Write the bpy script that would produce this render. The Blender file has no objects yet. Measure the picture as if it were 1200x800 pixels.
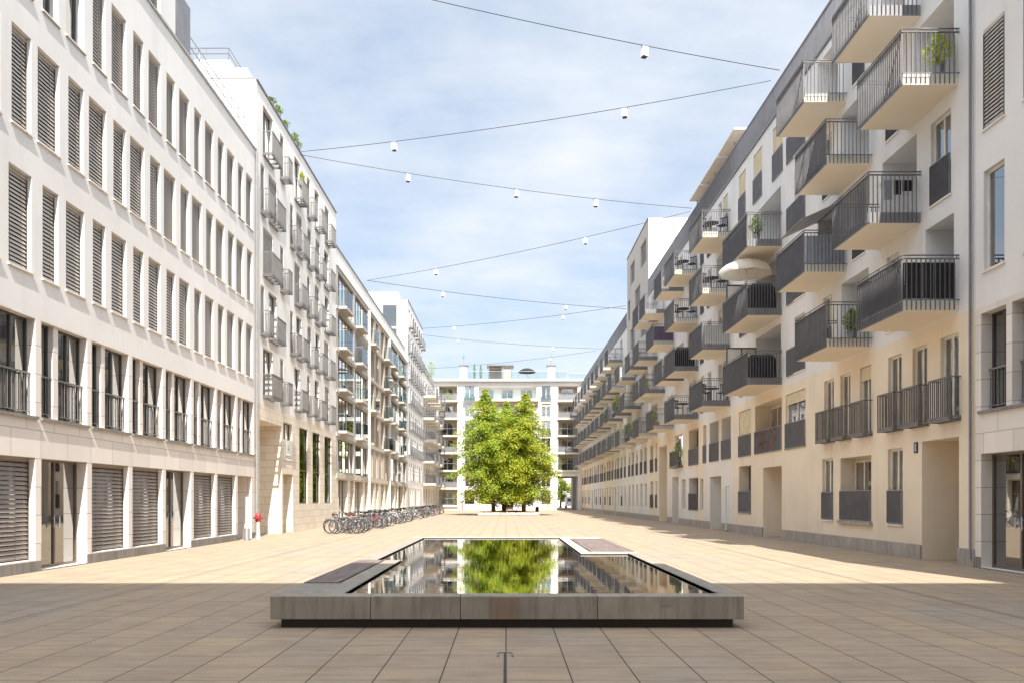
import bpy, math, random
from mathutils import Vector, Matrix
random.seed(7)
R = math.radians
XL, XR, EYE = 10.96, 11.6, 1.7
scene = bpy.context.scene
COL = scene.collection

# ------------------------------------------------------------------ materials
def new_mat(name):
    m = bpy.data.materials.new(name); m.use_nodes = True
    nt = m.node_tree
    return m, nt, nt.nodes['Principled BSDF'], nt.nodes['Material Output']

def N(nt, typ, **kw):
    n = nt.nodes.new(typ)
    for k, v in kw.items():
        if k in ('operation', 'blend_type', 'data_type', 'noise_dimensions', 'interpolation_type', 'sky_type', 'offset', 'squash', 'offset_frequency', 'feature'):
            setattr(n, k, v)
        else:
            n.inputs[k].default_value = v
    return n

def mixc(nt, fac, a, b, blend='MIX'):
    n = nt.nodes.new('ShaderNodeMix'); n.data_type = 'RGBA'; n.blend_type = blend
    for sock, v in ((0, fac), (6, a), (7, b)):
        if isinstance(v, bpy.types.NodeSocket): nt.links.new(v, n.inputs[sock])
        elif sock == 0: n.inputs[0].default_value = v
        else: n.inputs[sock].default_value = (*v[:3], 1)
    return n.outputs[2]

def mth(nt, op, a, b=None, c=None, clamp=False):
    n = nt.nodes.new('ShaderNodeMath'); n.operation = op; n.use_clamp = clamp
    for i, v in enumerate((a, b, c)):
        if v is None: continue
        if isinstance(v, bpy.types.NodeSocket): nt.links.new(v, n.inputs[i])
        else: n.inputs[i].default_value = v
    return n.outputs[0]

def pos(nt):
    return nt.nodes.new('ShaderNodeNewGeometry').outputs['Position']

def noise(nt, scale, detail=3, rough=.55, stretch=None, vec=None):
    v = vec or pos(nt)
    if stretch:
        mp = nt.nodes.new('ShaderNodeMapping'); mp.inputs['Scale'].default_value = stretch
        nt.links.new(v, mp.inputs['Vector']); v = mp.outputs[0]
    n = nt.nodes.new('ShaderNodeTexNoise'); n.inputs['Scale'].default_value = scale
    n.inputs['Detail'].default_value = detail; n.inputs['Roughness'].default_value = rough
    nt.links.new(v, n.inputs['Vector'])
    return n.outputs['Fac']

def ramp(nt, fac, a, b):
    n = nt.nodes.new('ShaderNodeMapRange'); n.inputs[1].default_value = a; n.inputs[2].default_value = b
    nt.links.new(fac, n.inputs[0]); return n.outputs[0]

def bump(nt, bsdf, h, strength=.3, dist=.01):
    b = nt.nodes.new('ShaderNodeBump'); b.inputs['Strength'].default_value = strength
    b.inputs['Distance'].default_value = dist
    nt.links.new(h, b.inputs['Height']); nt.links.new(b.outputs[0], bsdf.inputs['Normal'])

def plain(name, col, rough=.6, metal=0.0, var=.12, scale=3.0, spec=.5):
    m, nt, b, o = new_mat(name)
    f = noise(nt, scale, 4)
    c = mixc(nt, ramp(nt, f, .3, .7), [x*(1-var) for x in col], [min(1, x*(1+var)) for x in col])
    nt.links.new(c, b.inputs['Base Color'])
    b.inputs['Roughness'].default_value = rough; b.inputs['Metallic'].default_value = metal
    b.inputs['Specular IOR Level'].default_value = spec
    return m

def plaster(name, col, streak=.18, var=.07):
    m, nt, b, o = new_mat(name)
    big = noise(nt, .35, 4, .6)
    c = mixc(nt, ramp(nt, big, .3, .7), [x*(1-var) for x in col], [min(1, x*(1+var*.6)) for x in col])
    st = noise(nt, 1.6, 5, .65, (1, 1, .12))
    c = mixc(nt, mth(nt, 'MULTIPLY', ramp(nt, st, .52, .78), streak), c, [x*.55 for x in col])
    nt.links.new(c, b.inputs['Base Color']); b.inputs['Roughness'].default_value = .92
    b.inputs['Specular IOR Level'].default_value = .2
    bump(nt, b, noise(nt, 60, 3), .25, .004)
    return m

def cladding(name, col, bw=.92, bh=.62, joint=.010, dark=.55, var=.07):
    """stone slabs with open joints; runs along x+y so that it works on any axis-aligned face"""
    m, nt, b, o = new_mat(name)
    s = nt.nodes.new('ShaderNodeSeparateXYZ'); nt.links.new(pos(nt), s.inputs[0])
    u = mth(nt, 'ADD', s.outputs[0], s.outputs[1])
    cb = nt.nodes.new('ShaderNodeCombineXYZ'); nt.links.new(u, cb.inputs[0]); nt.links.new(s.outputs[2], cb.inputs[1])
    br = nt.nodes.new('ShaderNodeTexBrick'); br.offset = .5; br.squash = 1
    nt.links.new(cb.outputs[0], br.inputs['Vector'])
    br.inputs['Color1'].default_value = (*[x*(1-var) for x in col], 1)
    br.inputs['Color2'].default_value = (*[min(1, x*(1+var)) for x in col], 1)
    br.inputs['Mortar'].default_value = (*[x*dark for x in col], 1)
    br.inputs['Scale'].default_value = 1; br.inputs['Mortar Size'].default_value = joint
    br.inputs['Mortar Smooth'].default_value = .1; br.inputs['Brick Width'].default_value = bw; br.inputs['Row Height'].default_value = bh
    st = noise(nt, 1.1, 5, .6, (1, 1, .3))
    c = mixc(nt, mth(nt, 'MULTIPLY', ramp(nt, st, .45, .8), .3), br.outputs['Color'], [x*.7 for x in col])
    nt.links.new(c, b.inputs['Base Color']); b.inputs['Roughness'].default_value = .75
    bump(nt, b, br.outputs['Fac'], -.4, .006)
    return m

def paving():
    m, nt, b, o = new_mat('paving')
    T = .62
    s = nt.nodes.new('ShaderNodeSeparateXYZ'); nt.links.new(pos(nt), s.inputs[0])
    gx = mth(nt, 'DIVIDE', s.outputs[0], T); gy = mth(nt, 'DIVIDE', mth(nt, 'ADD', s.outputs[1], .04), T)
    ix = mth(nt, 'FLOOR', gx)
    # each long course of slabs is laid with its own small shift along its length
    wc = nt.nodes.new('ShaderNodeTexWhiteNoise'); wc.noise_dimensions = '1D'; nt.links.new(ix, wc.inputs['W'])
    gy = mth(nt, 'ADD', gy, mth(nt, 'MULTIPLY', wc.outputs['Value'], .07))
    iy = mth(nt, 'FLOOR', gy)
    cb = nt.nodes.new('ShaderNodeCombineXYZ'); nt.links.new(ix, cb.inputs[0]); nt.links.new(iy, cb.inputs[1])
    wn = nt.nodes.new('ShaderNodeTexWhiteNoise'); wn.noise_dimensions = '2D'; nt.links.new(cb.outputs[0], wn.inputs['Vector'])
    def edge(g, w):
        f = mth(nt, 'FRACT', g)
        return mth(nt, 'LESS_THAN', mth(nt, 'MINIMUM', f, mth(nt, 'SUBTRACT', 1.0, f)), w)
    ex = edge(gx, .011); ey = mth(nt, 'MULTIPLY', edge(gy, .0125), ramp(nt, noise(nt, 2.3, 3), .25, .42))
    tan, grey, warm = (.405, .31, .22), (.335, .30, .255), (.455, .34, .22)
    c = mixc(nt, ramp(nt, wn.outputs['Value'], 0, 1), tan, warm)
    c = mixc(nt, mth(nt, 'MULTIPLY', ramp(nt, noise(nt, .28, 3, .5, (1, .45, 1)), .52, .66), .8), c, grey)
    c = mixc(nt, mth(nt, 'MULTIPLY', ramp(nt, wn.outputs['Color'], .35, .9), .35), c, (.33, .27, .22))
    c = mixc(nt, mth(nt, 'MULTIPLY', ramp(nt, noise(nt, 3.0, 6, .7, (.45, 2.2, 1)), .46, .72), .65), c, (.22, .165, .12))
    c = mixc(nt, mth(nt, 'MULTIPLY', ramp(nt, noise(nt, 5.0, 5, .7, (.35, 5.0, 1)), .50, .72), .32), c, (.56, .47, .37))
    c = mixc(nt, mth(nt, 'MULTIPLY', ramp(nt, noise(nt, .9, 4, .6), .50, .62), .30), c, (.27, .205, .15))
    c = mixc(nt, mth(nt, 'MULTIPLY', ramp(nt, noise(nt, 38, 4, .8), .45, .7), .5), c, (.22, .18, .15))
    c = mixc(nt, mth(nt, 'MULTIPLY', ey, .7), c, (.12, .085, .06))
    c = mixc(nt, mth(nt, 'MULTIPLY', ex, .95), c, (.055, .036, .025))
    nt.links.new(c, b.inputs['Base Color']); b.inputs['Roughness'].default_value = .8
    b.inputs['Specular IOR Level'].default_value = .25
    hgt = mth(nt, 'ADD', mth(nt, 'MULTIPLY', mth(nt, 'MAXIMUM', ex, ey), -1), mth(nt, 'MULTIPLY', noise(nt, 30, 4), .25))
    bump(nt, b, hgt, .5, .006)
    return m

def concrete(name, col, joints=None):
    m, nt, b, o = new_mat(name)
    c = mixc(nt, ramp(nt, noise(nt, 1.3, 5, .6), .3, .7), [x*.82 for x in col], [x*1.12 for x in col])
    st = noise(nt, 9, 4, .7, (1, 1, .1))
    c = mixc(nt, mth(nt, 'MULTIPLY', ramp(nt, st, .46, .66), .65), c, [x*.5 for x in col])
    c = mixc(nt, mth(nt, 'MULTIPLY', ramp(nt, noise(nt, 70, 3), .5, .8), .3), c, [x*.5 for x in col])
    nt.links.new(c, b.inputs['Base Color']); b.inputs['Roughness'].default_value = .8
    bump(nt, b, noise(nt, 90, 3), .3, .003)
    return m

def deckwood():
    m, nt, b, o = new_mat('deck_wood')
    c = mixc(nt, ramp(nt, noise(nt, 7, 5, .65, (1, .12, 1)), .3, .7), (.12, .085, .075), (.26, .20, .18))
    nt.links.new(c, b.inputs['Base Color']); b.inputs['Roughness'].default_value = .7
    return m

def glass(name, tint=(1, 1, 1), trans=.9, refl=1.0, ior=1.6, gain=2.2, base=.12):
    """thin pane: clear with a mirror coat that follows the viewing angle"""
    m, nt, b, o = new_mat(name); nt.nodes.remove(b)
    t = nt.nodes.new('ShaderNodeBsdfTransparent'); t.inputs[0].default_value = (*[x*trans for x in tint], 1)
    g = nt.nodes.new('ShaderNodeBsdfGlossy'); g.inputs['Roughness'].default_value = .015; g.inputs['Color'].default_value = (*[x*refl for x in (1, 1, 1)], 1)
    fr = nt.nodes.new('ShaderNodeFresnel'); fr.inputs['IOR'].default_value = ior
    f = mth(nt, 'ADD', mth(nt, 'MULTIPLY', fr.outputs[0], gain), base, clamp=True)
    mx = nt.nodes.new('ShaderNodeMixShader'); nt.links.new(f, mx.inputs[0]); nt.links.new(t.outputs[0], mx.inputs[1]); nt.links.new(g.outputs[0], mx.inputs[2])
    nt.links.new(mx.outputs[0], o.inputs['Surface'])
    return m

def leafmat(name, a, b_, tr=.45):
    m, nt, b, o = new_mat(name)
    c = mixc(nt, ramp(nt, noise(nt, 1.4, 3), .3, .7), a, b_)
    nt.links.new(c, b.inputs['Base Color']); b.inputs['Roughness'].default_value = .55
    t = nt.nodes.new('ShaderNodeBsdfTranslucent'); nt.links.new(c, t.inputs[0])
    mx = nt.nodes.new('ShaderNodeMixShader'); mx.inputs[0].default_value = tr
    nt.links.new(b.outputs[0], mx.inputs[1]); nt.links.new(t.outputs[0], mx.inputs[2]); nt.links.new(mx.outputs[0], o.inputs['Surface'])
    return m

def watermat():
    """shallow dark-bottomed water: Fresnel mirror over a greenish depth"""
    m, nt, b, o = new_mat('pool_water')
    b.inputs['Base Color'].default_value = (.09, .10, .07, 1); b.inputs['Roughness'].default_value = .3; b.inputs['Specular IOR Level'].default_value = 0
    h = mth(nt, 'ADD', noise(nt, 3.0, 3, .5, (.6, 1.4, 1)), mth(nt, 'MULTIPLY', noise(nt, 16, 2, .5, (1, 1.3, 1)), .10))
    bu = nt.nodes.new('ShaderNodeBump'); bu.inputs['Strength'].default_value = .018; bu.inputs['Distance'].default_value = .03; nt.links.new(h, bu.inputs['Height'])
    g = nt.nodes.new('ShaderNodeBsdfGlossy'); g.inputs['Roughness'].default_value = .008; nt.links.new(bu.outputs[0], g.inputs['Normal'])
    fr = nt.nodes.new('ShaderNodeFresnel'); fr.inputs['IOR'].default_value = 1.6
    f = mth(nt, 'MULTIPLY', fr.outputs[0], 2.0, clamp=True)
    mx = nt.nodes.new('ShaderNodeMixShader'); nt.links.new(f, mx.inputs[0]); nt.links.new(b.outputs[0], mx.inputs[1]); nt.links.new(g.outputs[0], mx.inputs[2]); nt.links.new(mx.outputs[0], o.inputs['Surface'])
    return m

M = {}
M['paving'] = paving()
M['office_upper'] = plaster('office_plaster', (.76, .74, .715), .22)
M['office_stone'] = cladding('office_stone', (.74, .69, .64), 1.22, .66, .010, .55, .08)
M['plinth'] = concrete('plinth_stone', (.25, .235, .22))
M['plinth_light'] = concrete('plinth_light_stone', (.42, .38, .335))
M['white_plaster'] = plaster('white_plaster', (.80, .785, .755), .08)
M['cream_stone'] = cladding('cream_stone', (.74, .67, .56), .95, .36, .012, .66, .06)
M['cream_stone2'] = plaster('loggia_plaster', (.66, .58, .46), .05)
M['grey_concrete'] = plaster('grey_concrete', (.50, .475, .44), .2)
M['brown_panel'] = plaster('brown_panel', (.46, .40, .33), .1)
M['cream_plaster'] = plaster('cream_plaster', (.80, .70, .56), .30, .09)
M['cool_plaster'] = plaster('cool_plaster', (.76, .745, .725), .35, .10)
M['pale_plaster'] = plaster('pale_plaster', (.76, .73, .68), .35, .1)
M['soffit'] = plaster('soffit_plaster', (.80, .73, .61), .04, .04)
M['slab_white'] = plaster('slab_white', (.78, .76, .72), .15)
M['dark_metal'] = plain('dark_metal', (.17, .165, .17), .45, .3)
M['panel_metal'] = plain('panel_metal', (.26, .255, .265), .5, .3)
M['mid_metal'] = plain('mid_metal', (.24, .23, .22), .45, .5)
M['pale_metal'] = plain('pale_metal', (.50, .50, .48), .4, .5)
M['rust_metal'] = plain('rusty_metal', (.23, .10, .05), .8, .2, .5, 5)
M['frame_dark'] = plain('dark_frame', (.085, .08, .075), .4, .3)
M['frame_brown'] = plain('brown_frame', (.17, .145, .12), .45, .4)
M['frame_white'] = plain('white_frame', (.70, .68, .62), .4)
M['slat'] = plain('blind_slat', (.50, .455, .405), .5, .1, .08)
M['slat_dark'] = plain('shutter_slat', (.29, .255, .23), .5, .3, .08)
M['slat_cream'] = plain('cream_blind', (.66, .58, .40), .7)
M['room'] = plain('dark_room', (.08, .078, .07), .9, 0, .5, .8, .1)
M['room_pale'] = plain('pale_room', (.24, .22, .19), .9, 0, .5, .8, .1)
M['curtain'] = plain('curtain_cloth', (.62, .61, .57), .9, 0, .1, 2, .1)
M['glass'] = glass('window_glass', (.86, .93, .9), .8)
M['balcony_glass'] = glass('balcony_glass', (.93, .98, .975), .97, 1.0, 1.35, 1.0, 0.0)
M['glass_clear'] = glass('clear_glass', (1, 1, 1), .95, 1.0, 1.25, .6, 0.0)
M['wood_door'] = plain('wood_door', (.17, .12, .08), .6)
M['concrete'] = concrete('basin_concrete', (.345, .305, .25))
M['concrete_pale'] = concrete('pale_concrete', (.62, .56, .48))
M['dark_void'] = plain('dark_recess', (.06, .053, .046), .9)
M['deck'] = deckwood()
M['water'] = watermat()
M['patch'] = concrete('brown_patch', (.31, .225, .165))
M['soil'] = plain('soil', (.10, .07, .045), .95, 0, .4, 6)
M['bark'] = plain('bark', (.17, .115, .075), .95, 0, .35, 8)
M['leaf_a'] = leafmat('leaf_yellow', (.40, .47, .05), (.54, .55, .06))
M['leaf_b'] = leafmat('leaf_green', (.27, .41, .05), (.40, .50, .06))
M['leaf_c'] = leafmat('leaf_deep', (.11, .20, .03), (.18, .28, .04))
M['roof'] = plain('roof_gravel', (.35, .33, .31), .9)
M['cable'] = plain('steel_cable', (.10, .10, .11), .5, .5)
M['lamp_white'] = plain('lamp_white', (.80, .80, .80), .35)
M['lamp_dark'] = plain('lamp_dark', (.03, .03, .03), .4)
M['black'] = plain('black_cloth', (.018, .018, .02), .8)
M['rubber'] = plain('rubber', (.02, .02, .02), .7)
M['steel'] = plain('steel', (.45, .45, .46), .3, .9)
M['parasol'] = leafmat('parasol_cloth', (.80, .76, .66), (.84, .80, .70), .35)
M['terracotta'] = plain('terracotta', (.42, .20, .11), .8)
M['red'] = plain('red_paint', (.36, .045, .05), .4)
M['blue_sign'] = plain('blue_sign', (.02, .03, .09), .4)
M['awning_cloth'] = plain('awning_cloth', (.62, .63, .65), .8)
M['purple'] = plain('purple_cloth', (.16, .10, .20), .8)
M['white_paint'] = plain('white_paint', (.78, .78, .78), .35)
M['saddle_brown'] = plain('brown_leather', (.20, .08, .04), .6)
M['greyblue'] = plain('greyblue_cloth', (.35, .38, .44), .8)
M['plate'] = plain('plate_grey', (.30, .28, .25), .6, .5)

# ------------------------------------------------------------------ mesh helpers
class MB:
    def __init__(s): s.v = []; s.f = []; s.m = []; s.sm = []
    def quad(s, a, b, c, d, mi=0):
        n = len(s.v); s.v += [tuple(a), tuple(b), tuple(c), tuple(d)]; s.f.append((n, n+1, n+2, n+3)); s.m.append(mi); s.sm.append(False)
    def poly(s, pts, mi=0):
        n = len(s.v); s.v += [tuple(p) for p in pts]; s.f.append(tuple(range(n, n+len(pts)))); s.m.append(mi); s.sm.append(False)
    def box(s, x0, x1, y0, y1, z0, z1, mi=0):
        n = len(s.v)
        s.v += [(x0,y0,z0),(x1,y0,z0),(x1,y1,z0),(x0,y1,z0),(x0,y0,z1),(x1,y0,z1),(x1,y1,z1),(x0,y1,z1)]
        for q in ((0,3,2,1),(4,5,6,7),(0,1,5,4),(1,2,6,5),(2,3,7,6),(3,0,4,7)):
            s.f.append(tuple(n+i for i in q)); s.m.append(mi); s.sm.append(False)
    def tube(s, pts, rad, mi=0, n=8, cap=True):
        pts = [Vector(p) for p in pts]
        if not isinstance(rad, (list, tuple)): rad = [rad]*len(pts)
        base = len(s.v)
        for i, p in enumerate(pts):
            d = (pts[min(i+1, len(pts)-1)] - pts[max(i-1, 0)]).normalized()
            up = Vector((0, 0, 1)) if abs(d.z) < .9 else Vector((1, 0, 0))
            a = d.cross(up).normalized(); b = d.cross(a).normalized()
            for k in range(n):
                t = 2*math.pi*k/n
                s.v.append(tuple(p + (a*math.cos(t) + b*math.sin(t))*rad[i]))
        for i in range(len(pts)-1):
            for k in range(n):
                k2 = (k+1) % n
                s.f.append((base+i*n+k, base+i*n+k2, base+(i+1)*n+k2, base+(i+1)*n+k)); s.m.append(mi); s.sm.append(True)
        if cap:
            s.f.append(tuple(base+k for k in range(n))); s.m.append(mi); s.sm.append(False)
            e = base+(len(pts)-1)*n
            s.f.append(tuple(e+k for k in range(n))); s.m.append(mi); s.sm.append(False)
    def ring(s, c, r, t, axis='y', mi=0, n=24, k=5):
        base = len(s.v)
        for i in range(n):
            a = 2*math.pi*i/n
            for j in range(k):
                b = 2*math.pi*j/k
                rr = r + t*math.cos(b); h = t*math.sin(b)
                if axis == 'y': s.v.append((c[0]+rr*math.cos(a), c[1]+h, c[2]+rr*math.sin(a)))
                else: s.v.append((c[0]+rr*math.cos(a), c[1]+rr*math.sin(a), c[2]+h))
        for i in range(n):
            for j in range(k):
                i2 = (i+1) % n; j2 = (j+1) % k
                s.f.append((base+i*k+j, base+i2*k+j, base+i2*k+j2, base+i*k+j2)); s.m.append(mi); s.sm.append(True)
    def mesh(s, name, mats):
        me = bpy.data.meshes.new(name); me.from_pydata(s.v, [], s.f)
        if not isinstance(mats, (list, tuple)): mats = [mats]
        for m in mats: me.materials.append(M[m] if isinstance(m, str) else m)
        me.polygons.foreach_set('material_index', s.m); me.polygons.foreach_set('use_smooth', s.sm)
        me.update(); return me
    def build(s, name, mats, parent=None, loc=(0,0,0), rot=0):
        return put(name, s.mesh(name, mats), parent, loc, rot)

def put(name, me, parent=None, loc=(0,0,0), rot=0):
    o = bpy.data.objects.new(name, me); COL.objects.link(o)
    o.location = loc; o.rotation_euler = (0, 0, rot)
    if parent: o.parent = parent
    return o

def thing(name, label, cat, loc=(0,0,0), rot=0, group=None):
    o = bpy.data.objects.new(name, None); COL.objects.link(o); o.empty_display_size = .2
    o.location = loc; o.rotation_euler = (0, 0, rot)
    o['label'] = label; o['category'] = cat
    if group: o['group'] = group
    return o

def tag(o, label, cat, group=None, kind=None):
    if label: o['label'] = label
    if cat: o['category'] = cat
    if group: o['group'] = group
    if kind: o['kind'] = kind
    return o

def copy_tree(o, parent=None):
    c = o.copy(); COL.objects.link(c); c.parent = parent
    for ch in list(o.children): copy_tree(ch, c)
    return c

# ------------------------------------------------------------------ windows
WC = {}
def slat_mesh(w, h, pitch, dep, mat, box=True, drop=.045):
    b = MB(); z = .06
    b.box(0.01, w-.01, -.10, -.03, .03, .055, 0)
    while z < h-.10:
        b.box(.02, w-.02, -.10, -.098, z, z+.002, 0)
        b.quad((.015, -.105, z), (w-.015, -.105, z), (w-.015, -.105+dep, z+drop), (.015, -.105+dep, z+drop), 0)
        z += pitch
    b.box(0.01, w-.01, -.115, -.02, h-.09, h-.002, 0)
    for x in ((.25*w), (.75*w)): b.box(x-.006, x+.006, -.108, -.106, .04, h-.08, 1)
    for x in (0, w-.018): b.box(x, x+.018, -.12, -.02, .0, h-.1, 1)
    return b.mesh('blind', [mat, 'frame_brown'])

def curtain_mesh(x0, x1, h, y=.16, z0=.05):
    b = MB(); n = max(4, int((x1-x0)/.05)); 
    pts = []
    for i in range(n+1):
        x = x0 + (x1-x0)*i/n
        pts.append((x, y + .028*math.sin(i*1.9) + .012*math.sin(i*.7)))
    for i in range(n):
        (xa, ya), (xb, yb) = pts[i], pts[i+1]
        b.quad((xa, ya, z0), (xb, yb, z0), (xb, yb, h-.03), (xa, ya, h-.03))
    me = b.mesh('curtain', ['curtain']); 
    me.polygons.foreach_set('use_smooth', [True]*len(me.polygons)); return me

def window_proto(kind, w, h, var):
    key = (kind, round(w, 2), round(h, 2), var)
    if key in WC: return WC[key]
    w, h = round(w, 2), round(h, 2)
    fr = MB(); pn = MB(); subs = []
    fm, bd, t, mull, trans = 'frame_dark', .5, .055, [], []
    room = 'room'
    if kind == 'office': mull = []; fm = 'frame_dark'
    if kind == 'duo': mull = [w*.5] if w > .9 else []
    if kind == 'french': mull = [w*.5]; fm = 'frame_white'; bd = .45; t = .07
    if kind == 'french1': mull = []; fm = 'frame_white'; t = .07
    if kind == 'loggia': mull = [w*.5]; fm = 'frame_white'; bd = .085; t = .07
    if kind == 'shop': mull = []; fm = 'frame_brown'; t = .06
    if kind == 'door': mull = [w*.5]; fm = 'frame_brown'; t = .055; bd = 2.2; trans = []
    if kind == 'strip': mull = [w*(k+1)/max(1, round(w/1.05)) for k in range(max(1, round(w/1.05))-1)]; fm = 'frame_brown'; t = .05
    if kind == 'strip_dark': mull = [w*.5]; fm = 'wood_door'; t = .06
    if kind == 'tall': trans = [h*.44]; fm = 'frame_dark'; bd = 1.6; t = .06
    if kind == 'panel': fm = 'panel_metal'; mull = []
    if kind == 'wood': fm = 'wood_door'
    y1 = .07
    if kind == 'wood':
        fr.box(0, w, 0, .06, 0, h, 0)
        for k in range(1, 4): fr.box(.08, w-.08, -.006, 0, h*k/4-.01, h*k/4+.01, 1)
        p = dict(mesh=fr.mesh('window', ['wood_door', 'frame_dark']), subs=[]); WC[key] = p; return p
    if kind == 'panel':
        n = max(2, int(w/.11)); fr.box(0, w, .02, .06, 0, h, 0)
        z = .03
        while z < h-.05: fr.box(0.02, w-.02, -.01, .02, z, z+.05, 1); z += .09
        p = dict(mesh=fr.mesh('window', ['dark_metal', 'panel_metal']), subs=[]); WC[key] = p; return p
    fr.box(0, t, 0, y1, 0, h); fr.box(w-t, w, 0, y1, 0, h); fr.box(t, w-t, 0, y1, 0, t*1.2); fr.box(t, w-t, 0, y1, h-t, h)
    for x in mull: fr.box(x-t*.6, x+t*.6, .002, y1-.002, t*1.2, h-t)
    for z in trans: fr.box(t, w-t, .003, y1-.003, z-.035, z+.035)
    xs = [t] + [x for x in mull] + [w-t]
    for i in range(len(xs)-1):
        a = xs[i] + (t*.6 if i else 0); c = xs[i+1] - (t*.6 if i < len(xs)-2 else 0)
        tilt = random.uniform(-.003, .003)
        pn.quad((a, .035+tilt, t*1.2), (c, .035-tilt, t*1.2), (c, .035-tilt, h-t), (a, .035+tilt, h-t))
    e = .12 if bd > .1 else -t
    if kind != 'tall':
        fr.quad((-e, bd, -e if bd > .1 else t), (w+e, bd, -e if bd > .1 else t), (w+e, bd, h+e), (-e, bd, h+e), 1)
        if bd > .1:
            for xx in (-e, w+e): fr.quad((xx, y1+.01, -e), (xx, bd, -e), (xx, bd, h+e), (xx, y1+.01, h+e), 1)
    if kind == 'loggia': fr.box(0, w, .0701, .084, 0, h, 1)
    rn = ['room', 'room_pale', 'room'][var % 3]
    subs.append(('pane', pn.mesh('pane', ['glass_clear' if kind == 'tall' else 'glass'])))
    if kind == 'office' and var != 5:
        subs.append(('blind', slat_mesh(w, h, .095, .026, 'slat', drop=.074)))
    if kind == 'shop': subs.append(('blind', slat_mesh(w, h, .105, .03, 'slat_dark', drop=.082)))
    if kind in ('french', 'french1', 'loggia', 'strip', 'duo', 'strip_dark'):
        if bd > .1:
            if var == 1: subs.append(('curtain', curtain_mesh(t, w*.48, h)))
            if var == 2: subs.append(('curtain', curtain_mesh(t, w-t, h)))
            if var == 3: subs.append(('curtain', curtain_mesh(w*.55, w-t, h)))
        if kind in ('french', 'french1') and var in (3, 4, 6):
            cz = h*(.55 if var == 4 else .30 if var == 6 else .8)
            c = MB(); c.box(.02, w-.02, -.05, -.035, cz, h-.02)
            z = cz
            while z < h-.05: c.box(.02, w-.02, -.056, -.05, z, z+.03); z += .05
            subs.append(('roller_blind', c.mesh('roller_blind', ['slat_cream'])))
    if kind == 'strip' and var == 4:
        subs.append(('blind', slat_mesh(w, h, .11, .03, 'slat', drop=.095)))
    if kind == 'duo':
        r = MB(); n = int(w/.15)
        r.box(0, w, -.09, -.06, .98, 1.02)
        r.box(0, w, -.085, -.065, .10, .12)
        for k in range(n): x = (k+.5)*w/n; r.box(x-.006, x+.006, -.085, -.065, .12, .98)
        subs.append(('railing', r.mesh('railing', ['mid_metal'])))
    if kind == 'door':
        hd = MB()
        for s in (-.13, .13): 
            hd.tube([(w/2+s, -.06, .95), (w/2+s, -.06, 1.25)], .012); hd.box(w/2+s-.01, w/2+s+.01, -.06, 0, 1.0, 1.02); hd.box(w/2+s-.01, w/2+s+.01, -.06, 0, 1.18, 1.2)
        subs.append(('handle', hd.mesh('handle', ['steel'])))
    p = dict(mesh=fr.mesh("window", [fm, rn]), subs=subs); WC[key] = p
    return p

def put_window(kind, w, h, var, parent, loc, rot=0, name='window'):
    p = window_proto(kind, w, h, var)
    o = put('door' if kind in ('door', 'wood') else name, p['mesh'], parent, loc, rot)
    for n, me in p['subs']: put(n, me, o)
    return o

# railings and balconies -------------------------------------------------
def flush_rail(w, h=1.05, mat='dark_metal', y=-.03):
    key = ('fr', round(w, 2), round(h, 2), mat)
    if key in WC: return WC[key]
    b = MB(); n = max(2, round(w/.10))
    b.box(0, w, y-.02, y+.02, h-.03, h); b.box(0, w, y-.015, y+.015, 0, .03)
    for k in range(n+1):
        x = .01+(w-.02)*k/n; b.box(x-.006, x+.006, y-.024, y+.022, .03, h-.03)
    b.box(0, w, y+.025, y+.03, .03, h-.15, 1)
    WC[key] = b.mesh('railing', [mat, 'panel_metal']); return WC[key]

def french_rail(w, h=1.05, pr=.3, mat='mid_metal', light=False):
    key = ('jr', round(w, 2), round(h, 2), round(pr, 2), mat, light)
    if key in WC: return WC[key]
    b = MB(); n = max(3, round(w/.105)); m = max(1, round(pr/.105))
    for z0, z1 in ((h-.035, h), (.08, .11)):
        b.box(0, w, -pr-.015, -pr+.015, z0, z1)
        b.box(0, .03, -pr+.016, 0, z0, z1); b.box(w-.03, w, -pr+.016, 0, z0, z1)
    for k in range(n+1):
        x = .01+(w-.02)*k/n; b.box(x-.007, x+.007, -pr-.014, -pr+.014, .11, h-.035)
    for k in range(m):
        y = -pr*(k+.5)/m
        for x in (.005, w-.019): b.box(x, x+.014, y-.007, y+.007, .11, h-.035)
    # open floor grate: dark frame with cross bars, and brackets
    b.box(0, w, -pr-.02, -pr+.04, -.02, .07, 1); b.box(0, w, -.05, 0, -.02, .07, 1)
    for k in range(4): x = .02+(w-.10)*k/3; b.box(x, x+.05, -pr+.041, -.051, -.015, .06, 1)
    WC[key] = b.mesh('railing', [mat, 'dark_metal']); return WC[key]

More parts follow.
